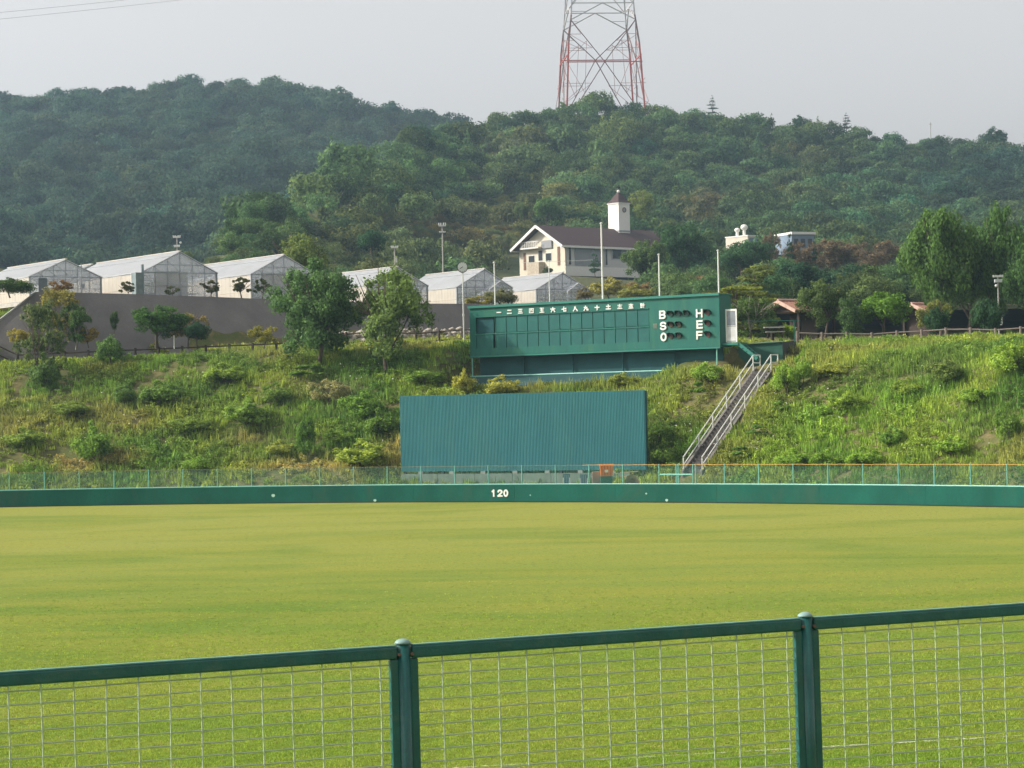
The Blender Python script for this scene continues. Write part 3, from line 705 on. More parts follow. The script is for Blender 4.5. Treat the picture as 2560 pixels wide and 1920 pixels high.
# ================================================================ OBJECTS ROUND THE BANK
def frame_M(o, u):
    """matrix with local x along u (horizontal), y away from the viewer side, z up"""
    u = Vector(u).normalized(); return Matrix(((u.x, -u.y, 0, o[0]), (u.y, u.x, 0, o[1]), (0, 0, 1, o[2]), (0, 0, 0, 1)))
M_sheet = paint('sheet_teal', (0.026, 0.145, 0.165), 0.55, 0.10, 0.8, 18, stretch=(1, 1, .3), dirt=(0.045, 0.165, 0.16), dirt_amt=.7)
M_board = paint('board_green', (0.010, 0.118, 0.092), 0.5, 0.14, 0.6, 25, dirt=(0.040, 0.150, 0.085), dirt_amt=0.65, stretch=(2.6, 1, .5))
M_boardl = paint('board_green_pale', (0.028, 0.185, 0.145), 0.5, 0.10, 1.0)
M_cell = paint('board_cell', (0.010, 0.105, 0.097), 0.5, 0.12, 1.3, dirt=(0.03, 0.16, 0.11), dirt_amt=.5)
M_pit = paint('opening_dark', (0.012, 0.075, 0.085), 0.8, 0.1)
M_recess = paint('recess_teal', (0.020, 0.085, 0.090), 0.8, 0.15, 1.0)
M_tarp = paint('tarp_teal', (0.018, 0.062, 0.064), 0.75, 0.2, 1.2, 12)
M_dark = paint('dark_metal', (0.03, 0.03, 0.03), 0.6)
M_steel = paint('galv_white', (0.62, 0.63, 0.60), 0.45, 0.08, 3)
M_step = paint('step_concrete', (0.115, 0.105, 0.10), 0.9, 0.25, 2.0, 20, bump=.4)

# ---- the corrugated screen behind centre field
a0 = at(1003, 1175, 129.5); a1 = at(1614.5, 1172, 122.5)
sc = thing('hitting_background_screen', 'wide teal corrugated screen panel standing behind the centre of the outfield fence', 'screen', (a0.x, a0.y, 0))
u = Vector((a1.x - a0.x, a1.y - a0.y, 0)); SW = u.length; SM = frame_M((a0.x, a0.y, 0), u)
zb, zt = 1.56, 5.66
pitch = 0.088; nr = int(SW / pitch)
NSH = 7
for q in range(NSH):
    i0, i1 = q * nr // NSH, (q + 1) * nr // NSH
    v = []; f = []
    rngs = np.random.default_rng(500 + q)
    rows = [zb, zb + 1.4, zb + 2.8, zt]
    prof = [(0, 0), (.3, -.015), (.5, -.015), (.8, 0)]
    cols = [(i + px, py) for i in range(i0, i1) for px, py in prof] + [(i1, 0)]
    for zz in rows:
        for cx_, cy_ in cols:
            bow = 0.012 * math.sin(cx_ * 0.11 + zz * 1.3)
            v.append((cx_ * pitch, cy_ + bow, zz))
    nc = len(cols)
    for r_ in range(len(rows) - 1):
        for c_ in range(nc - 1): k = r_ * nc + c_; f.append((k, k + 1, k + 1 + nc, k + nc))
    MB().add(v, f).build('corrugated_sheet', M_sheet, sc, M=SM, world=True)
MB().box(-.02, SW + .02, .03, .09, zt - .03, zt + .035).build('top_rail', M_sheet, sc, M=SM, world=True)
for i in range(7): MB().box(.15 + i * (SW - .4) / 6, .27 + i * (SW - .4) / 6, .04, .16, 0.3, zt - .03).build('post', M_dark, sc, M=SM, world=True)
for i in range(7): MB().box(1.1 + i * 1.95, 1.1 + i * 1.95 + .28, -.035, .03, 1.38, zb).build('bracket', M_conc, sc, M=SM, world=True)
MB().box(SW + .0, SW + .06, -.03, .22, zb - .02, zt).build('end_plate', M_pit, sc, M=SM, world=True)
M_wallgrey = paint('kerb_wall', (0.150, 0.195, 0.165), 0.9, 0.2, 1.5, 25, dirt=(0.09, 0.12, 0.10), bump=.3)
bw = thing('low_concrete_wall', 'low grey concrete wall under the teal corrugated screen', 'wall', (a0.x, a0.y, 0))
for i in range(6):
    x0, x1 = 0.05 + i * (SW - .9) / 6, 0.04 + (i + 1) * (SW - .9) / 6 - .012
    MB().box(x0, x1, -.02, .28, 0.0, 1.42).build('wall_section', M_wallgrey, bw, M=SM @ Matrix.Translation((0, -.10, 0)), world=True)

# ---- scoreboard
bo = Vector((-2.45, 141.2, 8.08)); BU = Vector((14.05, -10.2, 0)); BWID = BU.length; BU.normalize(); BN = Vector((BU.y, -BU.x, 0))
BH = 3.22
BM = frame_M(bo, BU)      # local x along the board, local y away from the field
BMi = BM.inverted()
def bl(x, y, back=0.0):
    p = on_plane(x, y, bo - BN * back, BN); q = BMi @ p; return q.x, q.z
_, BT = bl(1500, 752.0)
BH = BT
sb = thing('scoreboard', 'long green outdoor scoreboard with white kanji numerals and letters B S O H E F', 'scoreboard', tuple(bo))
def part(m, name, mat, par=sb, M=BM, **k): return m.build(name, mat, par, M=M, world=True, **k)
gx0 = bl(1237.5, 800)[0]; gx1 = bl(1621, 790)[0]; zt1 = bl(1511, 778)[1]; zm = bl(1511, 821.5)[1]; zb1 = bl(1511, 858.5)[1]
wx0, wz1 = bl(1188.3, 797.6); wx1, wz0 = bl(1232.5, 831)
D = 1.2
# cabinet front built round the openings so that the cells are really recessed
m = MB()
m.box(0, BWID, 0, .12, zt1, BH)                  # band with numerals
m.box(0, BWID, 0, .12, 0, zb1)                   # lower band
m.box(0, wx0, 0, .12, zb1, zt1); m.box(gx1, BWID, 0, .12, zb1, zt1)
part(m, 'front_panel', M_board)
m = MB(); m.box(0.0, BWID, .125, D, 0.0, .08); m.box(0, BWID, .125, D, BH - .1, BH); m.box(0, .08, .125, D, .08, BH - .1); m.box(BWID - .08, BWID, .125, D, .08, BH - .1); m.box(0, BWID, D, D + .05, 0, BH)
part(m, 'cabinet', paint('board_side', (0.022, 0.135, 0.112), .55, .12, 1))
m = MB(); m.box(-.06, BWID + .05, -.10, D + .08, BH + .005, BH + .075); m.box(-.06, BWID + .05, -.115, -.07, BH - .05, BH + .09)
part(m, 'roof_edge', M_boardl)
m = MB(); m.box(-.01, BWID + .01, -.05, 0.0, -.09, -.01); part(m, 'bottom_lip', M_boardl)
cells = [(wx0, wx1)] + [(gx0 + (gx1 - gx0) * i / 14, gx0 + (gx1 - gx0) * (i + 1) / 14) for i in range(14)]
bt = .035
for j, (z0, z1) in enumerate(((zm + .03, zt1), (zb1, zm - .03))):
    for i, (c0, c1) in enumerate(cells):
        mt = M_cell; dep = 0.025
        if i == 0 and j == 0: mt, dep = M_pit, .10
        part(MB().box(c0 + bt, c1 - bt * .2 if i else c1, dep, dep + .03, z0 + (0 if j else .03), z1), 'score_panel', mt)
for i, (c0, c1) in enumerate(cells):
    part(MB().box(c0 - .008, c0 + .022, -.004, .10, zb1 - .02, zt1 + .02), 'divider', M_board)
part(MB().box(gx1 - .01, gx1 + .03, -.012, .1, zb1 - .02, zt1 + .02), 'divider', M_board)
part(MB().box(wx0 - .05, gx1 + .05, -.022, .10, zm - .03, zm + .025), 'middle_ledge', M_boardl)
part(MB().box(wx0 - .05, gx1 + .05, -.04, .0, zt1 + .002, zt1 + .045), 'upper_ledge', M_board)
kan = ['k1', 'k2', 'k3', 'k4', 'k5', 'k6', 'k7', 'k8', 'k9', 'k10', 'k11', 'k12', 'k13', 'kt']
kx = [(1247.7, 780.5), (1274, 779.2), (1301.4, 778), (1329, 776.8), (1355.3, 775.6), (1382.8, 774.2), (1410.5, 773), (1438.8, 771.8), (1465.6, 770.5), (1493.3, 769.3), (1521.3, 767.5), (1550, 766.2), (1578, 765), (1607.3, 763.8)]
for kn, (x, y) in zip(kan, kx):
    cx_, cz_ = bl(x, y); w, h = (.285, .24)
    if kn == 'kt': w = .27
    part(glyph(GL[kn], w, h, .062 if kn not in ('k4', 'k12', 'k13', 'kt', 'k5') else .045, .03), 'inning_numeral', M_white, M=BM @ Matrix.Translation((cx_ - w / 2, 0, cz_ - h / 2)))
for ch, xc, yc in (('B', 1657, 787), ('S', 1659, 815), ('O', 1660, 842.3), ('H', 1749, 783.2), ('E', 1750.3, 811), ('F', 1750, 838)):
    cx_, cz_ = bl(xc, yc); w, h = .33, .38
    part(glyph(GL[ch], w, h, .095, .05), 'letter', M_white, M=BM @ Matrix.Translation((cx_ - w / 2, 0, cz_ - h / 2)))
M_lens = {0: paint('lens_green', (.02, .08, .06), .25), 1: paint('lens_amber', (.09, .07, .03), .25), 2: paint('lens_red', (.10, .03, .02), .25)}
M_hood = paint('lamp_hood', (.035, .045, .04), .6)
for x, y, c in ((1677.5, 785, 0), (1697, 784.4, 0), (1718, 783.6, 0), (1678, 812, 1), (1698.5, 811.4, 1), (1678, 840, 1), (1698.6, 839.2, 1), (1770, 781.3, 2), (1771, 808.3, 2), (1771.5, 836, 2)):
    cx_, cz_ = bl(x, y); T = BM @ Matrix.Translation((cx_, 0, cz_)); r = .155
    l = part(MB().tube((0, -.05, 0), (0, 0, 0), r, r, 14), 'signal_lamp', M_lens[c], M=T)
    v = []; f = []
    for i in range(13):
        a = R(-25 + 230 * i / 12); dpt = .34 * (0.35 + .65 * max(0, math.sin(a)))
        v += [((r + .012) * math.cos(a), -dpt, (r + .012) * math.sin(a)), ((r + .012) * math.cos(a), 0, (r + .012) * math.sin(a)), ((r + .03) * math.cos(a), 0, (r + .03) * math.sin(a)), ((r + .03) * math.cos(a), -dpt, (r + .03) * math.sin(a))]
    for i in range(12):
        k = i * 4
        for a, b in ((0, 1), (1, 2), (2, 3), (3, 0)): f.append((k + a, k + b, k + 4 + b, k + 4 + a))
    hd = MB().add(v, f).build('hood', M_hood, l, M=T, world=True)
px_, pz_ = bl(1638, 814.5); part(MB().box(px_ - .13, px_ + .13, -.01, 0, pz_ - .15, pz_ + .13), 'faded_patch', paint('patch', (.13, .17, .13), .8))
# what stands below the box
gl = bl(1195, 960)[1]
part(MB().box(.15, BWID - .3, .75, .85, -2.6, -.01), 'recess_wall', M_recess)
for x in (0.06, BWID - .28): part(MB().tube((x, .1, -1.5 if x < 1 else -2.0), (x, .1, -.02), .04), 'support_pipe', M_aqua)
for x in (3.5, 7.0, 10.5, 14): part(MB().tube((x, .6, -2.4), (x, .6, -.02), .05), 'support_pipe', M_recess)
zr0, zr1 = bl(1193, 941, -.15)[1], bl(1700, 925, -.15)[1]
part(MB().tube((.1, -.15, zr0), (BWID * .80, -.15, zr1), .035), 'lower_rail', M_aqua)
for x in (2.9, 4.3, 7.1, 9.6): part(MB().tube((x, -.15, zr0 - .9), (x, -.15, zr0 + (zr1 - zr0) * x / 14), .028), 'rail_stay', M_aqua)
v = []; f = []
for i in range(41):
    x = .2 + (BWID * .80 - .2) * i / 40; zz = zr0 + (zr1 - zr0) * i / 40 - .03
    for j in range(6):
        t = j / 5; v.append((x, -.16 - .75 * t - .18 * math.sin(t * PI) * (1 + .4 * math.sin(i * .9)), zz - t * (.62 + .12 * math.sin(i * .35 + 1)) - (0.12 * math.sin(i * .21) if j == 5 else 0)))
for i in range(40):
    for j in range(5): k = i * 6 + j; f.append((k, k + 6, k + 7, k + 1))
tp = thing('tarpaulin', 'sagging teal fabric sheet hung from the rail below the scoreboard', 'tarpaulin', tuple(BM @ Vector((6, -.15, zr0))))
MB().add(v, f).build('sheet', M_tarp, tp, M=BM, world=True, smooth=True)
# the open door on the right side with its landing and steps
dl = on_plane(1815, 856, bo - BN * .0 + Vector((0, .45, 0)), BN); DM = frame_M((dl.x, dl.y, dl.z), BU)
dr_ = part(MB().box(0, .72, 0, .04, 0, 1.84), 'door', M_white, M=DM)
MB().box(.08, .64, -.006, .0, .93, 1.74).build('door_window', paint('door_glass', (.22, .24, .27), .25), dr_, M=DM, world=True)
for i in range(7): MB().box(.085 + i * .08, .085 + i * .08 + .07, -.008, -.001, .07, .87).build('door_slat', paint('door_white', (.60, .61, .61), .5), dr_, M=DM, world=True)
for z0 in (.885, .05): MB().box(.07, .65, -.012, -.002, z0 - .01, z0 + .015).build('door_seam', M_dark, dr_, M=DM, world=True)
part(MB().box(-.25, .85, -.12, .9, -.16, -.03), 'landing', M_boardl, M=DM)
b0 = DM @ Vector((.85, -.05, -.12)); b1 = on_plane(1893, 897, dl, BN)
m = MB(); m.bar(b0, b1, .05, .20); m.bar(b0 + Vector((.3, .7, 0)), b1 + Vector((.3, .7, 0)), .05, .20); m.build('stair_stringer', M_boardl, sb, world=True)
for i in range(5):
    q = b0.lerp(b1, (i + .5) / 5); MB().hexa([q + Vector(c) for c in ((-.12, 0, -.02), (.12, 0, -.02), (.42, .7, -.02), (.18, .7, -.02), (-.12, 0, .02), (.12, 0, .02), (.42, .7, .02), (.18, .7, .02))]).build('metal_step', M_board, sb, world=True)
m = MB(); h0 = DM @ Vector((.72, .5, 1.15)); h1 = at(2000, 801, dl.y + 1.5); m.tube(h0, h1, .018); m.tube(at(1985, 801, dl.y + 1.5), at(1987, 855, dl.y + 1.5), .02)
m.build('hand_rail', M_boardl, sb, world=True)
# green block wall right of the stairs
gwl = thing('green_side_wall', 'short dull green wall between the scoreboard steps and the wooden fence', 'wall', tuple(at(1905, 900, 134.0)))
A = at(1846, 862, 134.5); B = at(1956, 855, 133.6); Cc = at(1990, 851, 136.0)
m = MB()
for p, q, mt, nm in ((A, B, paint('side_green', (.05, .155, .12), .8, .15, 1), 'wall_face'), (B, Cc, paint('side_grey', (.075, .08, .075), .9, .2, 1), 'end_face')):
    nn = Vector((p.y - q.y, q.x - p.x, 0)).normalized() * .12
    MB().hexa([(p.x, p.y, p.z - 2.2), (q.x, q.y, q.z - 2.2), (q.x + nn.x, q.y + nn.y, q.z - 2.2), (p.x + nn.x, p.y + nn.y, p.z - 2.2), (p.x, p.y, p.z), (q.x, q.y, q.z), (q.x + nn.x, q.y + nn.y, q.z), (p.x + nn.x, p.y + nn.y, p.z)]).build(nm, mt, gwl, world=True)
m = MB(); m.bar(A + Vector((0, -.02, .03)), B + Vector((0, -.02, .03)), .16, .05); m.build('coping', paint('pale_green', (.20, .36, .28), .7), gwl, world=True)

# ---- flag poles behind the scoreboard
fp0 = None
FP = [(1237.5, 658, 752, 'short white flag pole at the left end, behind the first kanji numerals'), (1374, 654, 748, 'thin white flag pole in front of the cream gable of the clubhouse'),
      (1507, 560, 742, 'tallest white flag pole, crossing the brown clubhouse roof'), (1649, 638, 735, 'white flag pole rising above the scoreboard letters B S O'),
      (1797, 628, 728, 'white flag pole at the right corner of the scoreboard')]
for x, yt, yb, lab in FP:
    q = bl(x, yb); P = BM @ Vector((q[0], D + .5, 0)); xx, yy = P.x, P.y
    zt_ = at(x, yt, yy).z; t = thing('flag_pole', lab, 'flag pole', (at(x, yb, yy).x, yy, float(bank_z(xx, yy))), group='white flag poles in a row behind the scoreboard')
    H = zt_ - t.location.z; r = .058 if yt < 600 else (.047 if x != 1374 else .03)
    MB().tube((0, 0, -.1), (0, 0, H), r * 1.1, r * .82, 10).build('pole', M_white, t, smooth=False)
    MB().ball((0, 0, H + .04), r * 1.6, 10, 6, .7).build('finial', M_steel, t)
    if x == 1374: MB().tube((-1.6, .2, H - .02), (2.6, .1, H + .05), .008, n=4).build('wire', M_steel, t)

# ---- clock on a pole
p = bank_hit(1160.5, 868); Yc = p.y
t = thing('pole_clock', 'round white clock on a tall pole at the left end of the scoreboard', 'clock', (p.x, p.y, p.z))
top = at(1154.5, 668, Yc); hz = top.z - p.z; dx_ = 0
MB().tube((0, 0, -.2), (0, 0, hz - .28), .055, .045, 10).build('pole', M_steel, t)
MB().tube((0, 0, 1.9), (0, 0, 2.05), .07, .07, 10).build('pole_collar', M_steel, t)
cf = MB().tube((0, -.10, hz), (0, .10, hz), .335, .335, 28).build('clock_case', paint('case_dark', (.03, .025, .022), .5), t)
MB().tube((0, -.112, hz), (0, -.101, hz), .300, .300, 28).build('dial', paint('dial', (.72, .73, .70), .5, .03), cf)
m = MB()
for i in range(12):
    a = 2 * PI * i / 12; m.bar((.24 * math.sin(a), -.118, hz + .24 * math.cos(a)), (.275 * math.sin(a), -.118, hz + .275 * math.cos(a)), .022, .012, up=(0, 1, 0))
m.build('hour_marks', M_dark, cf)
m = MB(); m.bar((.02, -.122, hz + .02), (-.13, -.122, hz - .085), .035, .01, up=(0, 1, 0)); m.build('hour_hand', M_dark, cf)
m = MB(); m.bar((.03, -.128, hz + .03), (-.17, -.128, hz + .0 - .11), .02, .01, up=(0, 1, 0)); m.build('minute_hand', M_dark, cf)

# ---- the stairs up the bank with their two railings
S0, S1 = bank_hit(1735, 1184), bank_hit(1906, 934)
S0 = S0 + Vector((0, 0, .05)); S1 = S1 + Vector((0, 0, .12)); sv = S1 - S0
sh = Vector((sv.x, sv.y, 0)); run = sh.length; rise = sv.z; sh.normalize(); sd_ = Vector((-sh.y, sh.x, 0))
st = thing('bank_stairs', 'steep dark concrete stairs climbing the grass bank right of the scoreboard', 'stairs', tuple(S0))
STM = Matrix(((sd_.x, sh.x, 0, S0.x), (sd_.y, sh.y, 0, S0.y), (0, 0, 1, S0.z), (0, 0, 0, 1)))
ns = int(rise / .175); HWID = .46
step0 = MB().box(-HWID, HWID, 0, run / ns + .03, -.35, rise / ns * .98).build('step', M_step, st, M=STM, world=True)
for i in range(1, ns):
    o = link_copy(step0, st); o.location = Vector(step0.location) + (STM.to_3x3() @ Vector((0, run / ns * i, rise / ns * i)))
for s_ in (-1, 1):
    m = MB(); m.hexa([(s_ * HWID, -.3, -.6), (s_ * (HWID + .14), -.3, -.6), (s_ * (HWID + .14), run + .3, rise - .6), (s_ * HWID, run + .3, rise - .6),
                      (s_ * HWID, -.3, .10), (s_ * (HWID + .14), -.3, .10), (s_ * (HWID + .14), run + .3, rise + .22), (s_ * HWID, run + .3, rise + .22)])
    m.build('side_kerb', paint('kerb_dark', (.17, .16, .15), .9, .3, 1.5, bump=.3), st, M=STM, world=True)
for s_, lab in ((-1, 'white tubular handrail along the left edge of the bank stairs'), (1, 'white tubular handrail along the right edge of the bank stairs')):
    s2 = -s_   # sd_ points left of the climb
    xo = s2 * (HWID + .07); base = STM @ Vector((xo, 0, 0))
    t = thing('stair_railing', lab, 'railing', tuple(base), group='white railings of the bank stairs')
    H1, H2 = .86, .45; hg = rise / run
    m = MB(); m.tube((xo, -.15, H1 - .15 * hg), (xo, run, rise + H1), .033); m.tube((xo, run, rise + H1), (xo, run + .95, rise + H1 + .02), .033); m.build('top_rail', M_steel, t, M=STM, world=True)
    m = MB(); m.tube((xo, -.15, H2 - .15 * hg), (xo, run, rise + H2), .030); m.tube((xo, run, rise + H2), (xo, run + .95, rise + H2), .030); m.build('mid_rail', M_steel, t, M=STM, world=True)
    pm = None
    for i in range(6):
        yy = run * i / 5 if i else -.1
        q = STM @ Vector((xo, yy, rise / run * yy))
        if pm is None: pm = MB().tube((0, 0, -.45), (0, 0, H1 + .02), .036, n=8).build('post', M_steel, t); o = pm
        else: o = link_copy(pm, t)
        o.location = q - base
    o = link_copy(pm, t); o.location = STM @ Vector((xo, run + .95, rise)) - base

# ---- things lying between the wall and the screen
def on_ground_box(name, lab, cat, x0, x1, ytop, ybot, Y, depth, mat, zb_=None):
    Xc = at((x0 + x1) / 2, 1200, 121).x; Y = float(wall_y(Xc)) + 1.0 + (121.6 - Y) * -.3
    p = at(x0, ybot, Y); q = at(x1, ytop, Y); z0 = .28
    return thing(name, lab, cat, ((p.x + q.x) / 2, Y, z0)), q.x - p.x, q.z - z0
Yi = 121.6
t, w, h = on_ground_box('green_bin', 'dark green plastic bin under the orange crate behind the fence', 'bin', 1502, 1531, 1192, 1209, Yi - .6, .6, None, .5)
mgb = paint('bin_green', (.02, .15, .10), .5, .15, 3); hgb = h
MB().hexa([(-w * .46, -.25, 0), (w * .46, -.25, 0), (w * .46, .3, 0), (-w * .46, .3, 0), (-w * .5, -.28, h), (w * .5, -.28, h), (w * .5, .33, h), (-w * .5, .33, h)]).build('bin_body', mgb, t)
MB().box(-w * .52, w * .52, -.30, .35, h + .001, h + .04).build('rim', mgb, t)
gz = t.location.z + h + .045; gx_, gy_ = t.location.x, t.location.y
t = thing('orange_crate', 'bright orange plastic crate stacked on the green bin behind the fence', 'crate', (gx_, gy_, gz))
mo = paint('crate_orange', (.90, .26, .05), .5, .12, 4); h = at(1516, 1163, gy_).z - gz; w = .66
MB().hexa([(-w * .44, -.25, 0), (w * .44, -.25, 0), (w * .44, .25, 0), (-w * .44, .25, 0), (-w * .52, -.3, h), (w * .52, -.3, h), (w * .52, .3, h), (-w * .52, .3, h)]).build('crate_body', mo, t)
MB().box(-w * .55, w * .55, -.33, .33, h + .001, h + .045).build('rim', mo, t)
for i in range(4): MB().box(-w * .40 + i * w * .23, -w * .40 + i * w * .23 + .03, -.315, -.285, .04, h - .02).build('rib', paint('crate_dark', (.55, .13, .03), .6), t)
MB().box(-.1, .08, -.325, -.30, h * .35, h * .6).build('label_plate', paint('plate', (.85, .75, .6), .6), t)
t, w, h = on_ground_box('grey_box', 'pale pinkish grey box left of the orange crate', 'box', 1481, 1500, 1178, 1209, Yi, .5, None, .45)
mg = paint('box_grey', (.33, .25, .21), .7, .12, 3)
for k, (z0, z1) in enumerate(((0, h * .48), (h * .5, h))): MB().box(-w / 2, w / 2, -.25, .25, z0, z1 - .01).build('box_half', mg, t)
for x0, x1, yt, c, lab in ((1408, 1425, 1185, (.07, .17, .22), 'bright blue folding chair behind the fence'), (1450, 1469, 1186, (.13, .22, .27), 'grey blue folding chair behind the fence')):
    t, w, h = on_ground_box('folding_chair', lab, 'chair', x0, x1, yt, 1209, Yi, .5, None, .45); mc = paint('chair_%d' % x0, c, .5, .1, 4)
    MB().box(-w / 2, w / 2, .18, .21, h * .55, h).build('backrest', mc, t); MB().box(-w / 2, w / 2, -.22, .2, h * .42, h * .47).build('seat', mc, t)
    for sx in (-1, 1):
        for ya, yb_ in ((-.22, .22), (.22, -.2)): MB().tube((sx * w * .46, ya, 0), (sx * w * .46, yb_ if yb_ > 0 else -.2, h * (.9 if yb_ > 0 else .45)), .014, n=6).build('leg', M_steel, t)
    for i in range(3): MB().box(-w * .4 + i * w * .28, -w * .4 + i * w * .28 + .05, .165, .178, h * .58, h * .97).build('back_slat', paint('slat_pale', (.25, .40, .45), .5), t)
t, w, h = on_ground_box('wheelbarrow', 'beige wheelbarrow tipped on its side behind the fence', 'wheelbarrow', 1556, 1602, 1177, 1209, Yi - .8, .6, None, .42)
mb_ = paint('barrow_beige', (.52, .40, .25), .6, .15, 3)
v = []; f = []
for i in range(14):
    a = 2 * PI * i / 14; cx_, cz_ = math.cos(a), math.sin(a)
    v += [(cx_ * w * .42, -.25, h * .47 + cz_ * h * .42), (cx_ * w * .30, .0, h * .45 + cz_ * h * .26), (cx_ * w * .24, .22, h * .45 + cz_ * h * .2)]
for i in range(14):
    k, l = i * 3, ((i + 1) % 14) * 3; f += [(k, l, l + 1, k + 1), (k + 1, l + 1, l + 2, k + 2)]
f.append(tuple(i * 3 + 2 for i in range(14)))
MB().add(v, f).build('tub', mb_, t)
m = MB(); m.tube((-w * .6, -.1, h * .95), (w * .35, -.22, h * .98), .022); m.tube((-w * .6, .2, h * .8), (w * .3, .1, h * .75), .022); m.build('handle', mb_, t)
m = MB(); m.tube((w * .3, -.2, h * .5), (w * .55, .1, .05), .02); m.tube((-w * .3, -.2, h * .3), (-w * .38, .1, .02), .02); m.build('stand_leg', M_dark, t)
t = thing('white_wheel', 'small wheel with white hub leaning on the beige wheelbarrow', 'wheel', (at(1553, 1198, 120.3).x, float(wall_y(5.6)) + .7, .3))
MB().tube((0, -.06, .3), (0, .06, .3), .22, .22, 16).build('tyre', M_dark, t); MB().tube((0, -.075, .36), (0, .0, .36), .13, .13, 12).build('hub', M_white, t)

# ---- wooden-look fence along the top of the bank
M_wood = paint('fence_brown', (0.075, 0.058, 0.048), .85, .25, 3, bump=.3)
M_woodl = paint('fence_grey_brown', (0.20, 0.165, 0.14), .85, .2, 3, bump=.3)
def rail_fence(lab, pts, mat, group):
    P = [Vector((x, Y, 0)) for x, Y in pts]
    t = thing('rail_fence', lab, 'fence', (P[0].x, P[0].y, float(bank_z(P[0].x, P[0].y))), group=group)
    L = [0.0]
    for a, b in zip(P[:-1], P[1:]): L.append(L[-1] + (b - a).length)
    def at_s(s): return Vector((float(np.interp(s, L, [p.x for p in P])), float(np.interp(s, L, [p.y for p in P])), 0))
    n = int(L[-1] / 1.5); prev = None; pm = None
    for i in range(n + 1):
        p = at_s(i * 1.5); g = float(bank_z(p.x, p.y)); p.z = g
        if pm is None: pm = MB().tube((0, 0, -.3), (0, 0, .98), .085, .08, 8).build('fence_post', mat, t); o = pm
        else: o = link_copy(pm, t)
        o.location = p - t.location
        if prev is not None:
            for hh in (.86, .30):
                MB().tube(prev + Vector((0, 0, hh)), p + Vector((0, 0, hh)), .052, n=6, cap=False).build('fence_rail', mat, t, world=True)
        prev = p
    return t
rail_fence('dark brown rail fence along the top of the grass bank left of the scoreboard', [(-36, 150.5), (-24, 150.7), (-12, 150.8), (-1.5, 149.5)], M_wood, 'rail fences on the bank top')
rail_fence('grey brown rail fence along the top of the grass bank right of the scoreboard', [(17.4, 143.5), (24, 142.0), (30, 139.0), (36, 135.0)], M_woodl, 'rail fences on the bank top')
t = thing('marker_post', 'thin white marker post in front of the brown rail fence', 'post', tuple(at(435.5, 868, 149.6)))
MB().tube((0, 0, -.1), (0, 0, .75), .035, n=8).build('shaft', M_white, t); MB().ball((0, 0, .8), .045, 8, 5).build('knob', M_dark, t)

# ---- grey sloping retaining wall under the greenhouses
M_ret = paint('shotcrete', (0.172, 0.160, 0.156), 0.95, 0.26, 0.3, 10, dirt=(0.12, 0.125, 0.11), dirt_amt=.6, bump=.5)
rt = thing('retaining_wall', 'long dark grey sloping retaining wall below the row of greenhouses', 'wall', (-20, 160, 9))
xs_ = np.linspace(-31.1, 2.5, 57); v = []; f = []; ZT = lambda X: 13.05 - .5 * float(sstep(-31, -6, X))
for i, X in enumerate(xs_):
    yt = float(ret_top(X)); w0 = fbm(X * .5, 3.0, 4) * .3
    for j in range(6):
        q = j / 5; v.append((X, yt - 4.15 + 4.0 * q - .12 * float(fbm(X * .7, q * 4, 8)), 8.6 + (ZT(X) - 8.5 + .07) * q))
for i in range(56):
    for j in range(5): k = i * 6 + j; f.append((k, k + 6, k + 7, k + 1))
# the oblique left end runs down and away to the left
k0 = len(v); EE = at(-75, 858, 150.6); v += [tuple(EE), (EE.x, EE.y - .2, 8.0)]
f += [(k0, 5, 4, 3), (k0, 3, 2, 1), (k0, 1, 0, k0 + 1)]
MB().add(v, f).build('slope_face', M_ret, rt, world=True)
m = MB(); tp0 = Vector((-31.1, float(ret_top(-31.1)) - .12, ZT(-31.1) + .1)); e0 = EE
m.bar(tp0 + Vector((0, 0, .02)), e0 + Vector((0, 0, .04)), .16, .16); m.build('oblique_coping', M_conc, rt, world=True)
m = MB()
for i in range(56): 
    X, X2 = xs_[i], xs_[i + 1]; m.bar((X, float(ret_top(X)) - .05, ZT(X) + .10), (X2, float(ret_top(X2)) - .05, ZT(X2) + .10), .22, .10)
m.build('top_coping', paint('coping_dark', (.10, .10, .10), .9, .2, 1), rt, world=True)
# broken stone and pale sheeting at the foot of it
rng = np.random.default_rng(88); v = []; f = []
for i in range(900):
    X = rng.uniform(-14, -3.0); yt = float(ret_top(X)); q = rng.random() ** 1.5 * (.42 if X < -9 else .5); x = X; y = yt - 4.6 + 3.6 * q - rng.random() * .5; z = 9.0 + (ZT(X) - 9.0) * q
    r = rng.uniform(.08, .28); k = len(v); a = rng.uniform(0, 6.28, 3)
    for dx, dy, dz in ((1, 0, 0), (-1, .2, 0), (0, 1, .1), (0, -1, -.1), (.1, .1, .8), (0, 0, -.8)): v.append((x + dx * r * (1.6 + math.sin(a[0])) * .7, y + dy * r, z + dz * r * (1 + .3 * math.sin(a[1]))))
    f += [(k, k + 2, k + 4), (k + 2, k + 1, k + 4), (k + 1, k + 3, k + 4), (k + 3, k, k + 4), (k + 2, k, k + 5), (k + 1, k + 2, k + 5), (k + 3, k + 1, k + 5), (k, k + 3, k + 5)]
me = np_mesh('stone_rubble', np.array(v), np.array(f)); me.materials.append(paint('rubble', (.42, .38, .32), .9, .35, .8)); o = bpy.data.objects.new('stone_rubble', me); C.objects.link(o); tag(o, kind='stuff')

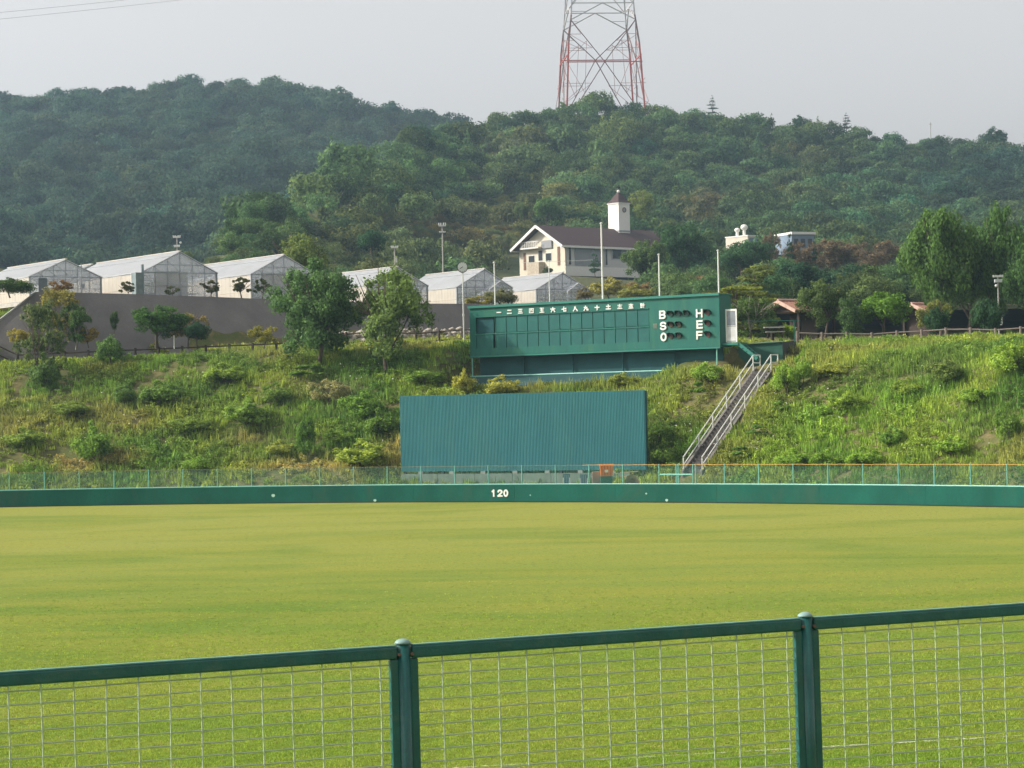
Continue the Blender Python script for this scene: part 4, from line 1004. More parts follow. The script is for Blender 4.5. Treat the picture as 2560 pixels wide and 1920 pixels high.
# ---- chalk line on the turf
def chalk_mat():
    m, n = nodes('chalk'); tc = N(n, 'ShaderNodeTexCoord').outputs['Object']
    f1 = noise(n, 0.8, 4, .7, tc); f2 = noise(n, 14, 3, .7, tc)
    mu = N(n, 'ShaderNodeMath', operation='MULTIPLY'); n.links.new(ramp(n, f1, .36, .62), mu.inputs[0]); n.links.new(ramp(n, f2, .40, .68), mu.inputs[1])
    d = N(n, 'ShaderNodeBsdfDiffuse'); d.inputs[0].default_value = (.75, .75, .66, 1); tr = N(n, 'ShaderNodeBsdfTransparent')
    x = N(n, 'ShaderNodeMixShader'); n.links.new(mu.outputs[0], x.inputs[0]); n.links.new(tr.outputs[0], x.inputs[1]); n.links.new(d.outputs[0], x.inputs[2])
    o = N(n, 'ShaderNodeOutputMaterial'); n.links.new(x.outputs[0], o.inputs[0]); return m
CH = chalk_mat()
g0 = on_plane(1100, 1921, (0, 0, .03), Vector((0, 0, 1))); g1 = on_plane(2467, 1843.5, (0, 0, .03), Vector((0, 0, 1))); g2 = on_plane(3100, 1806, (0, 0, .03), Vector((0, 0, 1)))
m = MB()
for a, b, w in ((g0, g1, .07), (g1, g2, .03)):
    d = (b - a).normalized(); nn = Vector((-d.y, d.x, 0)) * w / 2; m.add([a - nn, b - nn, b + nn, a + nn], [(0, 1, 2, 3)])
tag(m.build('chalk_line', CH), 'faint worn white chalk line on the near turf beyond the mesh fence', 'marking')

# ---- the green mesh fence in the foreground
M_fence = paint('fence_green_gloss', (0.012, 0.098, 0.092), 0.34, 0.18, 9, 70, spec=.5, dirt=(.07, .13, .11), dirt_amt=.55, bump=.15)
M_fwire = paint('mesh_wire', (0.40, 0.48, 0.34), 0.35, 0.1, 5, metal=.0)
hr = .99
P1 = at(1007, 1617, 5900 * hr / 586.0); P2 = at(2013, 1548.6, 5900 * hr / 539.4)
P1.z = P2.z = (P1.z + P2.z) / 2
fu = Vector((P2.x - P1.x, P2.y - P1.y, 0)); SP = fu.length; FM = frame_M((P1.x, P1.y, P1.z), fu)
FM = FM @ Matrix.Rotation(R(-1.0), 4, 'X')
ff = thing('mesh_fence', 'dark green steel mesh fence with round posts crossing the foreground', 'fence', (P1.x, P1.y, P1.z - 1.25))
for i in (-2, -1, 0, 1, 2, 3):
    x = i * SP
    po = MB().tube((x, 0, -1.25), (x, 0, .012), .031, n=20).build('post', M_fence, ff, M=FM, world=True, smooth=False)
    for p_ in po.data.polygons: p_.use_smooth = len(p_.vertices) == 4
    MB().dome((x, 0, .013), .036, .022, 18, 4).build('post_cap', paint('cap_pale', (.22, .34, .32), .4, .15, 20), po, M=po.matrix_basis.inverted() @ ff.matrix_basis.inverted() @ FM, smooth=True)
for i in (-2, -1, 0, 1, 2):
    x0, x1 = i * SP + .045, (i + 1) * SP - .045
    MB().bar((x0 - .008, -.002, .0075), (x1 + .008, -.002, .0075), .034, .005).build('painted_highlight_top', paint('fence_highlight', (.13, .30, .27), .45, .15, 8), ff, M=FM, world=True)  # paler strip: the sky's highlight along the rail top, put in as colour
    fr = MB().bar((x0 - .012, -.002, -.022), (x1 + .012, -.002, -.022), .044, .054).build('panel_top_rail', M_fence, ff, M=FM, world=True, bevel=.009)
    for xx in (x0, x1): MB().bar((xx, 0, -1.17), (xx, 0, -.05), .037, .03, up=(0, 1, 0)).build('panel_stile', M_fence, ff, M=FM, world=True, bevel=.005)
    MB().bar((x0, 0, -1.19), (x1, 0, -1.19), .034, .03).build('panel_bottom_rail', M_fence, ff, M=FM, world=True)
    m = MB(); nv = 14
    for k in range(1, nv + 1):
        xx = x0 + .017 + (x1 - x0 - .034) * (k / (nv + .35)) if i != 0 else x0 + .017 + (x1 - x0 - .034) * ((k - .12) / (nv + .2))
        jx = [math.sin(k * 7.3 + i * 3.1 + q * 2.2) * .0016 for q in range(6)]; m.path([(xx + jx[q], -.004, -1.175 + 1.127 * q / 5) for q in range(6)], .0032, 5)
    for k in range(21):
        zz = [-.072 - k * .0525 + math.sin(k * 5.1 + i + q * 2.7) * .0016 for q in range(8)]; m.path([(x0 + (x1 - x0) * q / 7, .0005, zz[q]) for q in range(8)], .0032, 5)
    m.build('wire_mesh', M_fwire, ff, M=FM, world=True)
    for xx in (x0 - .015, x1 + .015):
        MB().tube((xx, -.035, -.03), (xx, .03, -.03), .007, n=8).build('bolt', paint('bolt_rust', (.16, .10, .08), .5, .3, 30), ff, M=FM, world=True)
# concrete kerb the fence stands on, at the edge of the seating
kb = thing('fence_kerb', 'concrete kerb under the foreground mesh fence', 'kerb', (P1.x, P1.y, 0))
MB().box(-2.4 * SP, 3.4 * SP, -.25, .25, -P1.z + .0, -1.27).build('kerb_body', M_conc, kb, M=frame_M((P1.x, P1.y, P1.z), fu), world=True)
# ================================================================ BUILDINGS AND MASTS
def glass_mat(name, col, alpha, rough=0.25):
    if name in MATS: return MATS[name]
    m, n = nodes(name); tc = N(n, 'ShaderNodeTexCoord').outputs['Object']
    f = noise(n, 1.2, 4, .6, tc); c = mix_rgb(n, ramp(n, f, .3, .7), np.array(col) * .8, np.array(col) * 1.1)
    b = N(n, 'ShaderNodeBsdfPrincipled'); n.links.new(c, b.inputs['Base Color']); b.inputs['Roughness'].default_value = rough
    tr = N(n, 'ShaderNodeBsdfTransparent'); x = N(n, 'ShaderNodeMixShader')
    fa = N(n, 'ShaderNodeMath', operation='MULTIPLY_ADD'); n.links.new(f, fa.inputs[0]); fa.inputs[1].default_value = .5; fa.inputs[2].default_value = alpha - .25
    n.links.new(fa.outputs[0], x.inputs[0]); n.links.new(tr.outputs[0], x.inputs[1]); n.links.new(b.outputs[0], x.inputs[2])
    o = N(n, 'ShaderNodeOutputMaterial'); n.links.new(x.outputs[0], o.inputs[0]); MATS[name] = m; return m
G_roof = paint('film_roof', (.62, .64, .66), .4, .10, .8, spec=.5, dirt=(.45, .45, .42), dirt_amt=.5, stretch=(.4, 2, 1))
def make_translucent(m, k):
    n = m.node_tree; o = [q for q in n.nodes if q.type == 'OUTPUT_MATERIAL'][0]; b = [q for q in n.nodes if q.type == 'BSDF_PRINCIPLED'][0]
    t = N(n, 'ShaderNodeBsdfTranslucent'); t.inputs[0].default_value = (.8, .82, .85, 1); x = N(n, 'ShaderNodeMixShader'); x.inputs[0].default_value = k
    n.links.new(b.outputs[0], x.inputs[1]); n.links.new(t.outputs[0], x.inputs[2]); n.links.new(x.outputs[0], o.inputs[0])
make_translucent(G_roof, .6)
G_side = paint('film_side', (.72, .66, .56), .5, .07, 1.5, dirt=(.5, .46, .38), dirt_amt=.4)
G_glass = glass_mat('gable_glass', (.70, .74, .80), .30)
make_translucent(G_side, .4)
G_in = paint('inner_white', (.72, .74, .76), .6, .12, 1)
make_translucent(G_in, .5)
G_frame = paint('gh_frame', (.28, .31, .34), .5, .1, 2)
G_floor = paint('gh_floor', (.42, .40, .36), .9)
GA = Vector((-.57, .82, 0)).normalized(); GW = Vector((.82, .57, 0)).normalized()
def greenhouse(lab, xl, xa, ya, xr, yl, Y, length, side=True, porch=False, fill=0.0, zb=13.05):
    """xl, xr: where the eaves of the front gable stand; xa, ya: its peak"""
    pl = at(xl, yl, Y)
    # width so that the right eave appears at xr
    d = ray(xr, yl); w = (pl.x * d.y - pl.y * d.x) / (GW.y * d.x - GW.x * d.y)
    o = Vector((pl.x, pl.y, zb)); ze = pl.z - zb; mid = o + GW * (w / 2)
    za = at(xa, ya, mid.y).z - zb
    M = Matrix(((GW.x, GA.x, 0, o.x), (GW.y, GA.y, 0, o.y), (0, 0, 1, o.z), (0, 0, 0, 1)))
    t = thing('greenhouse', lab, 'greenhouse', tuple(o), group='greenhouses in a row above the retaining wall')
    P = lambda m, nm, mt, par=t: m.build(nm, mt, par, M=M, world=True)
    hw = w / 2; L = length; fr = .045
    P(MB().box(0, w, 0, L, -.3, -.02), 'floor', G_floor)
    npan = 5
    for sx in (0, 1):
        for k in range(npan):
            y0, y1 = -.12 + (L + .12) * k / npan + .012, -.12 + (L + .12) * (k + 1) / npan - .012
            e = (-.10, ze - .06) if sx == 0 else (w + .10, ze - .06)
            v = [(e[0], y0, e[1]), (e[0], y1, e[1]), (hw, y1, za), (hw, y0, za)]; v2 = [(a, b, c + .05) for a, b, c in v]
            P(MB().hexa(v + v2), 'roof_pane', G_roof)
    m = MB(); m.bar((hw, -.15, za + .07), (hw, L, za + .07), .16, .06); P(m, 'ridge_cap', G_side)
    m = MB(); q = .28; m.bar((hw * (1 - q), -.13, ze + (za - ze) * (1 - q) + .06), (hw * (1 - q), L, ze + (za - ze) * (1 - q) + .06), .05, .03); P(m, 'vent_seam', G_frame)
    if side:
        for k in range(4):
            y0, y1 = .02 + L * k / 4 + .015, L * (k + 1) / 4 - .015
            wp = P(MB().box(-.02, .01, y0, y1, 0, ze - .09), 'side_pane', G_side)
            m = MB()
            for j in range(1, 5): yy = y0 + (y1 - y0) * j / 5; m.box(-.028, -.0205, yy - .006, yy + .006, 0.02, ze - .1)
            m.box(-.032, -.0288, y0, y1, ze * .38, ze * .38 + .04); m.build('glazing_bar', paint('bar_pale', (.60, .53, .43), .6), wp, M=wp.matrix_basis.inverted() @ t.matrix_basis.inverted() @ M)
    for k in range(3): P(MB().box(w - .01, w + .02, L * k / 3 + .01, L * (k + 1) / 3 - .01, 0, ze - .09), 'side_pane', G_glass)
    # gable: frame bars, panes
    m = MB()
    m.bar((0, 0, 0), (0, 0, ze - .05), .10); m.bar((w, 0, 0), (w, 0, ze - .05), .10); m.bar((-.08, -.03, ze - .04), (hw, -.03, za - .02), .07); m.bar((w + .08, -.03, ze - .04), (hw, -.03, za - .02), .07); P(m, 'gable_frame', G_frame)
    m = MB(); m.bar((0, -.02, ze * .98), (w, -.02, ze * .98), fr)
    for k in range(1, 6):
        x = w * k / 6; top = ze + (za - ze) * (1 - abs(x - hw) / hw); m.bar((x, -.015, 0), (x, -.015, top - .05), fr * .8)
    m.bar((0, -.02, ze * .5), (w, -.02, ze * .5), fr * .7); m.bar((w * .17, -.02, ze + (za - ze) * .36), (w * .83, -.02, ze + (za - ze) * .36), fr * .7); P(m, 'glazing_bars', G_frame)
    for k in range(6):
        x0, x1 = w * k / 6 + .03, w * (k + 1) / 6 - .03; t0 = ze + (za - ze) * (1 - abs(x0 - hw) / hw) - .08; t1 = ze + (za - ze) * (1 - abs(x1 - hw) / hw) - .08
        v = [(x0, .02, .02), (x1, .02, .02), (x1, .02, t1), (x0, .02, t0)]
        P(MB().hexa([v[0], v[1], (x1, .03, .02), (x0, .03, .02), v[3], v[2], (x1, .03, t1), (x0, .03, t0)]), 'gable_pane', G_glass)
    P(MB().add([(0, L, 0), (w, L, 0), (w, L, ze), (hw, L, za), (0, L, ze)], [(0, 1, 2, 3, 4)]), 'back_gable', G_in)
    # things seen through the glass: roof trusses, an inner curtain, benches
    m = MB()
    for k in range(1, 5):
        y = L * k / 5; m.bar((0, y, ze - .1), (w, y, ze - .1), .05); m.bar((hw * .4, y, ze - .1), (hw, y, za - .1), .04); m.bar((hw * 1.6, y, ze - .1), (hw, y, za - .1), .04); m.bar((w * .33, y, 0), (w * .33, y, ze), .05); m.bar((w * .66, y, 0), (w * .66, y, ze), .05)
    P(m, 'truss', paint('truss_white', (.62, .63, .62), .5))
    m = MB(); m.bar((.1, .4, ze * .95), (w * .72, .6, ze * 1.12), .10, .05); m.bar((w * .55, .35, ze * .72), (w - .1, .5, ze * .92), .06, .05); m.bar((.2, .5, ze * .72), (w * .5, .4, ze * .60), .05); P(m, 'inner_duct', G_roof)
    if fill: P(MB().box(w * .2, w * (.2 + fill), .5, .55, .0, ze * 1.05), 'inner_curtain', paint('curtain', (.66, .63, .60), .7, .1, 1))
    for bx in (.08, .55): P(MB().box(w * bx, w * (bx + .3), 1, L * .8, .45, .5), 'bench', G_in)
    if porch:
        pw, ph, pz = w * .42, ze * .86, ze * 1.28; x0 = w * .46
        for s_ in (0, 1):
            e = x0 if s_ == 0 else x0 + pw
            P(MB().hexa([(e, -1.0, ph), (e, 0, ph), (x0 + pw / 2, 0, pz), (x0 + pw / 2, -1.0, pz), (e, -1.0, ph + .04), (e, 0, ph + .04), (x0 + pw / 2, 0, pz + .04), (x0 + pw / 2, -1.0, pz + .04)]), 'porch_roof', G_glass)
        m = MB(); m.bar((x0, -1, 0), (x0, -1, ph), .08); m.bar((x0 + pw, -1, 0), (x0 + pw, -1, ph), .07); m.bar((x0, -1, ph), (x0 + pw / 2, -1, pz), .06); m.bar((x0 + pw, -1, ph), (x0 + pw / 2, -1, pz), .06); P(m, 'porch_frame', G_in)
    return t, M, w, ze, za
g1 = greenhouse('leftmost greenhouse, see-through gable with a grey door and a blue tank inside', 74, 162, 650, 252, 690, 162, 10.0, side=True)
g2 = greenhouse('largest greenhouse, second from the left, with cream boarded side and a mast behind its ridge', 356, 440, 630, 541, 679, 163.5, 13.5, fill=.45)
g3 = greenhouse('third greenhouse from the left, its gable partly behind the big green tree', 628, 704, 638, 790, 684, 172, 13.0, fill=.7)
g4 = greenhouse('fourth greenhouse, mostly hidden behind the yellow green tree left of the clock', 918, 994, 668, 1068, 712, 180, 10.0)
g5 = greenhouse('fifth greenhouse, pinkish side panels beside the round clock', 1142, 1210, 673, 1279, 717, 188, 8.6, porch=True)
g6 = greenhouse('rightmost greenhouse, just above the left half of the scoreboard', 1341, 1406, 682, 1471, 722, 194, 8.6, porch=True)
g7 = greenhouse('small far greenhouse roof peeping between the first two greenhouses', 196, 225, 662, 262, 676, 190, 6.0, side=False, zb=13.3)
# a door, a tank and a ring seen in the first one
t, M, w, ze, za = g1
MB().box(w * .12, w * .24, -.05, -.015, 0, ze * .92).build('door', paint('door_blue_grey', (.16, .19, .22), .6), t, M=M, world=True)
tk = thing('water_tank', 'light blue water tank inside the leftmost greenhouse', 'tank', tuple(M @ Vector((w * .36, .9, 0))))
MB().tube((0, 0, 0), (0, 0, .8), .27, .27, 14).build('tank_body', paint('tank_blue', (.18, .42, .58), .4), tk); MB().dome((0, 0, .8), .27, .08, 14, 3).build('tank_lid', paint('tank_lid', (.35, .55, .66), .5), tk)
MB().tube((w * .74, -.03, ze * .62), (w * .74, .0, ze * .62), .17, .17, 16).build('fan_grille', G_frame, t, M=M, world=True)
MB().tube((w * .62, -1.2, 0), (w * .62, -1.2, ze * 1.5), .03, n=6).build('vent_pipe', G_frame, t, M=M, world=True)
t, M, w, ze, za = g2
MB().tube((-.12, -.25, 0), (-.12, -.25, ze * 1.25), .10, n=10).build('flue', paint('flue_blue_grey', (.22, .28, .31), .5), t, M=M, world=True)
MB().box(-.75, -.25, -.5, .2, 0, ze * .95).build('plant_cabinet', paint('cab', (.20, .25, .26), .6), t, M=M, world=True)

# ---- poles carrying wires
M_pole = paint('pole_grey', (.36, .35, .32), .8, .1, 2)
def utility_pole(lab, x, yt, yb, Y, arms, r=.12, extra=True):
    b = at(x + (yb - yt) * ROLL * .0, yb, Y); T = at(x, yt, Y)
    t = thing('utility_pole', lab, 'utility pole', (T.x, Y, b.z)); H = T.z - b.z
    MB().tube((0, 0, -.5), (0, 0, H), r, r * .75, 8).build('pole', M_pole, t)
    for dz, hw, up in arms:
        a = MB().bar((-hw, -.08, H - dz), (hw, -.08, H - dz), .12, .13).build('crossarm', M_steel, t)
        m = MB()
        for k in (-1, -.45, .45, 1): m.tube((hw * .92 * k, -.08, H - dz + .06), (hw * .92 * k, -.08, H - dz + .06 + up), .05, n=6)
        m.build('insulator', M_white, a)
    return t, H
utility_pole('tall utility pole with two crossarms behind the greenhouse left of the clock', 1105.5, 559, 690, 262, [(.25, .40, .28), (.95, .36, .05)], .09)
t, H = utility_pole('utility pole with one crossarm above the fourth greenhouse', 986.5, 617, 690, 196, [(.05, .30, .06)], .055)
MB().box(.05, .2, -.1, .05, H - 1.3, H - .9).build('transformer_box', M_steel, t)
t, H = utility_pole('short utility mast behind the ridge of the largest greenhouse', 442, 590, 660, 178, [(.08, .28, .05), (.78, .22, .04)], .05)
MB().ball((.28, -.05, H - .5), .09, 8, 5).build('lamp_globe', M_steel, t)
t, H = utility_pole('pale equipment pole with a box top among the trees at the right edge', 2494.5, 690, 842, 158, [(.02, .34, .02)], .055)
MB().box(-.22, .26, -.12, .12, H - .42, H - .22).build('lamp_head', paint('lamp_white', (.55, .58, .58), .5), t); MB().ball((-.12, 0, H - .65), .10, 8, 5).build('speaker', M_steel, t); MB().box(.03, .22, -.1, .1, H - 3.3, H - 2.6).build('meter_box', M_steel, t)

# ---- clubhouse with its clock turret
Cc = Vector(at(1414, 690, 380)); Cc.z = at(1414, 689, 380).z
gd = Vector((-.66, .75, 0)).normalized(); sdv = Vector((.75, .66, 0)).normalized()
KM = Matrix(((sdv.x, gd.x, 0, Cc.x), (sdv.y, gd.y, 0, Cc.y), (0, 0, 1, Cc.z), (0, 0, 0, 1))); KI = KM.inverted()
ch = thing('clubhouse', 'cream clubhouse with brown gabled roof and a white clock turret on the hill', 'building', tuple(Cc))
M_cream = paint('cream_wall', (.70, .64, .52), .8, .06, .5, dirt=(.52, .46, .38), dirt_amt=.3); M_pale = paint('pale_wall', (.60, .60, .58), .8, .06, .5)
M_grey = paint('shutter_grey', (.30, .31, .33), .7, .05, 1); M_win = paint('window_dark', (.05, .055, .06), .25, .1); M_roof = paint('roof_brown', (.072, .044, .044), .8, .14, .8, 8, stretch=(1, 4, 1))
M_trim = paint('trim_white', (.80, .78, .74), .6, .04); M_brown = paint('brown_trim', (.22, .13, .09), .8)
def K(m, nm, mt, par=ch): 
    if par is ch: return m.build(nm, mt, ch, M=KM, world=True)
    return m.build(nm, mt, par, M=par.matrix_basis.inverted() @ ch.matrix_basis.inverted() @ KM)
GL_, SL, EH = 11.0, 27.0, 5.35
def ong(x, y): q = KI @ on_plane(x, y, Cc, sdv); return q.y, q.z     # on the gable wall
def ons(x, y): q = KI @ on_plane(x, y, Cc, gd); return q.x, q.z      # on the long wall
GL_ = ong(1299, 660)[0]; pk = ong(1334, 572); EH = ons(1450, 612)[1]; RH = pk[1] + .2
K(MB().add([(0, 0, 0), (0, GL_, 0), (0, GL_, EH), (0, GL_ / 2, RH - .25), (0, 0, EH), (.25, 0, 0), (.25, GL_, 0), (.25, GL_, EH), (.25, GL_ / 2, RH - .25), (.25, 0, EH)],
       [(0, 1, 2, 3, 4), (9, 8, 7, 6, 5), (0, 5, 6, 1), (1, 6, 7, 2)]), 'gable_wall', M_cream)
K(MB().box(.252, SL, 0, .25, 0, EH), 'side_wall', M_pale)
K(MB().box(.252, SL, GL_ - .25, GL_, 0, EH), 'back_wall', M_pale)
K(MB().box(-.03, SL, -.06, -.005, 0, 1.55), 'lower_band', M_trim)
for s_ in (0, 1):
    yo, yi = (-.75, GL_ / 2) if s_ == 0 else (GL_ + .75, GL_ / 2)
    zo = EH - .75 * (RH - EH) / (GL_ / 2); 
    K(MB().hexa([(-1.3, yo, zo), (SL, yo, zo), (SL, yi, RH), (-1.3, yi, RH), (-1.3, yo, zo + .22), (SL, yo, zo + .22), (SL, yi, RH + .22), (-1.3, yi, RH + .22)]), 'roof', M_roof)
    m = MB(); m.bar((-1.34, yo, zo + .03), (-1.34, yi, RH + .03), .14, .42); K(m, 'barge_board', M_trim)
    m = MB(); m.bar((-1.3, yo - .06, zo + .03), (SL, yo - .06, zo + .03), .16, .34); K(m, 'gutter_board', M_trim)
def win_g(x0, y0, x1, y1, nm, mt, d=.06):
    a = ong(x0, y1); b = ong(x1, y0); lo, hi = min(a[0], b[0]), max(a[0], b[0])
    fr = K(MB().box(-d, -.003, lo - .08, hi + .08, min(a[1], b[1]) - .08, max(a[1], b[1]) + .08), nm, M_trim if nm == 'window' else mt)
    if nm == 'window': K(MB().box(-d - .03, -d - .003, lo, hi, min(a[1], b[1]), max(a[1], b[1])), 'pane', mt, fr)
    return fr
def win_s(x0, y0, x1, y1, nm, mt, d=.06):
    a = ons(x0, y1); b = ons(x1, y0)
    fr = K(MB().box(a[0] - .08, b[0] + .08, -d - .065, -.062, a[1] - .08, b[1] + .08), nm, M_trim if nm == 'window' else mt)
    if nm == 'window': K(MB().box(a[0], b[0], -d - .095, -d - .068, a[1], b[1]), 'pane', mt, fr)
    return fr
cx7 = lambda x: 1240 + x / 4.809; cy7 = lambda y: 440 + y / 4.809
for b in ((398, 958, 465, 1045), (515, 895, 560, 1020), (603, 925, 665, 1020)): win_g(cx7(b[0]), cy7(b[1]), cx7(b[2]), cy7(b[3]), 'window', M_win)
for b in ((747, 855, 765, 1068), (340, 932, 356, 1128)): win_g(cx7(b[0]), cy7(b[1]), cx7(b[2]), cy7(b[3]), 'brown_shutter', M_brown)
win_g(cx7(562), cy7(775), cx7(675), cy7(868), 'sign_board', M_grey, .25)
for b in ((870, 855, 893, 1065), (1312, 868, 1330, 1070), (1394, 872, 1500, 995), (1600, 878, 1658, 998)): win_s(cx7(b[0]), cy7(b[1]), cx7(b[2]), cy7(b[3]), 'window', M_win)
win_s(cx7(952), cy7(860), cx7(1265), cy7(1068), 'roller_shutter', M_grey); win_s(cx7(1505), cy7(878), cx7(1598), cy7(998), 'grey_panel', M_grey)
a = ong(cx7(345), cy7(885)); b = ong(cx7(560), cy7(850)); lo, hi = min(a[0], b[0]), max(a[0], b[0]); zb0 = (a[1] + b[1]) / 2
bk = K(MB().box(-1.0, -.01, lo, hi, zb0 - .15, zb0 + .05), 'balcony', M_trim)
m = MB(); m.box(-1.0, -.95, lo, hi, zb0 + .95, zb0 + 1.05)
for k in range(10): y = lo + (hi - lo) * (k + .5) / 10; m.box(-.99, -.95, y - .06, y + .06, zb0 + .06, zb0 + .95)
K(m, 'railing', M_trim, bk)
a = ong(cx7(450), cy7(1190)); b = ong(cx7(585), cy7(1035)); lo, hi = min(a[0], b[0]), max(a[0], b[0])
K(MB().box(-1.3, -.01, lo, hi, 0, max(a[1], b[1])), 'porch', paint('porch_tan', (.50, .43, .34), .8))
# turret
ty = GL_ / 2; tx = 17.6; hw = 1.28; zt0 = RH - 1.1; zt1_ = RH + 4.35
TM = KM @ Matrix.Translation((tx, ty, 0)); 
def T_(m, nm, mt, par=ch):
    if par is ch: return m.build(nm, mt, ch, M=TM, world=True)
    return m.build(nm, mt, par, M=par.matrix_basis.inverted() @ ch.matrix_basis.inverted() @ TM)
tw = T_(MB().box(-hw, hw, -hw, hw, zt0, zt1_), 'turret', M_trim)
T_(MB().box(-hw - .12, hw + .12, -hw - .12, hw + .12, zt1_ + .003, zt1_ + .25), 'turret_cornice', M_trim, tw); T_(MB().box(-hw - .06, hw + .06, -hw - .06, hw + .06, RH - .35, RH - .1), 'turret_base_band', M_grey, tw)
v = []; prof = [(hw + .22, 0), (hw * .74, .5), (hw * .50, 1.05), (.10, 1.8)]
for r_, z in prof: v += [(-r_, -r_, zt1_ + .25 + z), (r_, -r_, zt1_ + .25 + z), (r_, r_, zt1_ + .25 + z), (-r_, r_, zt1_ + .25 + z)]
f = [(3, 2, 1, 0), (12, 13, 14, 15)]
for j in range(3):
    for i in range(4): f.append((j * 4 + i, j * 4 + (i + 1) % 4, (j + 1) * 4 + (i + 1) % 4, (j + 1) * 4 + i))
T_(MB().add(v, f), 'turret_roof', M_roof, tw); T_(MB().ball((0, 0, zt1_ + 2.2), .28, 10, 6), 'finial_ball', M_trim, tw)
m = MB(); m.tube((0, 0, zt1_ + 2.3), (0, 0, zt1_ + 3.3), .06, n=6); m.bar((-.4, 0, zt1_ + 2.85), (.45, 0, zt1_ + 2.85), .1, .28); T_(m, 'weather_vane', M_dark, tw)
m = MB(); n_ = 20; ri, ro = .30, .45; zc = zt1_ - 1.0
for i in range(n_):
    a, b = 2 * PI * i / n_, 2 * PI * (i + 1) / n_
    m.hexa([(ri * math.cos(a), -hw - .08, zc + ri * math.sin(a)), (ro * math.cos(a), -hw - .08, zc + ro * math.sin(a)), (ro * math.cos(b), -hw - .08, zc + ro * math.sin(b)), (ri * math.cos(b), -hw - .08, zc + ri * math.sin(b)),
            (ri * math.cos(a), -hw - .004, zc + ri * math.sin(a)), (ro * math.cos(a), -hw - .004, zc + ro * math.sin(a)), (ro * math.cos(b), -hw - .004, zc + ro * math.sin(b)), (ri * math.cos(b), -hw - .004, zc + ri * math.sin(b))])
T_(m, 'clock_ring', M_brown, tw); T_(MB().tube((0, -hw - .03, zc), (0, -hw - .004, zc), .29, n=18), 'clock_dial', M_grey, tw)
# ---- white buildings to the right of it
def small_block(lab, xl, xc, xr, yt, Y, h, sd=(.75, .66)):
    c = at(xc, yt, Y); g = Vector((-sd[1], sd[0], 0)).normalized(); s = Vector((sd[0], sd[1], 0)).normalized(); t = thing('hill_building', lab, 'building', (c.x, c.y, c.z - h))
    def wid(x, v): d = ray(x, yt); return (c.x * d.y - c.y * d.x) / (v.y * d.x - v.x * d.y)
    wl, wr = wid(xl, g), wid(xr, s); M = Matrix(((s.x, g.x, 0, c.x), (s.y, g.y, 0, c.y), (0, 0, 1, c.z - h), (0, 0, 0, 1)))
    return t, M, wl, wr
t, M, wl, wr = small_block('small cream building with white round roof vents among trees right of the clubhouse', 1814, 1869, 1893, 590, 340, 3.2)
MB().box(0, wr, 0, wl, 0, 3.2).build('wall', paint('pale_cream', (.62, .55, .46), .8, .08, .6, dirt=(.4, .32, .24), dirt_amt=.6), t, M=M, world=True); MB().box(-.08, wr + .1, -.1, wl + .1, 3.2, 3.35).build('roof_edge', M_trim, t, M=M, world=True)
MB().box(.3, wr, -.05, -.003, .5, 3.0).build('blue_grey_panel', paint('panel_bg', (.20, .27, .33), .5), t, M=M, world=True)
for x, r, hh in ((1.2, .55, 1.0), (2.6, .42, .7)):
    v_ = MB().tube((wr * .3, x, 3.35), (wr * .3, x, 3.35 + hh), .22, n=10).build('vent_neck', M_trim, t, M=M, world=True); MB().ball((wr * .3, x, 3.35 + hh + .2), r, 12, 7, .8).build('vent_ball', M_trim, t, M=M, world=True)
t, M, wl, wr = small_block('long low building with white roof edge and blue wall between two pointed conifers', 1974, 1979, 2036, 586, 330, 2.6, (.93, .36))
MB().box(0, wr, 0, 5, 0, 2.6).build('wall', paint('blue_wall', (.20, .26, .34), .6, .1, .5), t, M=M, world=True); MB().box(-.1, wr + .1, -.25, 5.1, 2.6, 2.95).build('roof_edge', M_trim, t, M=M, world=True)
for k in range(3): MB().box(wr * (.1 + .3 * k), wr * (.28 + .3 * k), -.06, -.004, .9, 2.0).build('window', M_win, t, M=M, world=True)
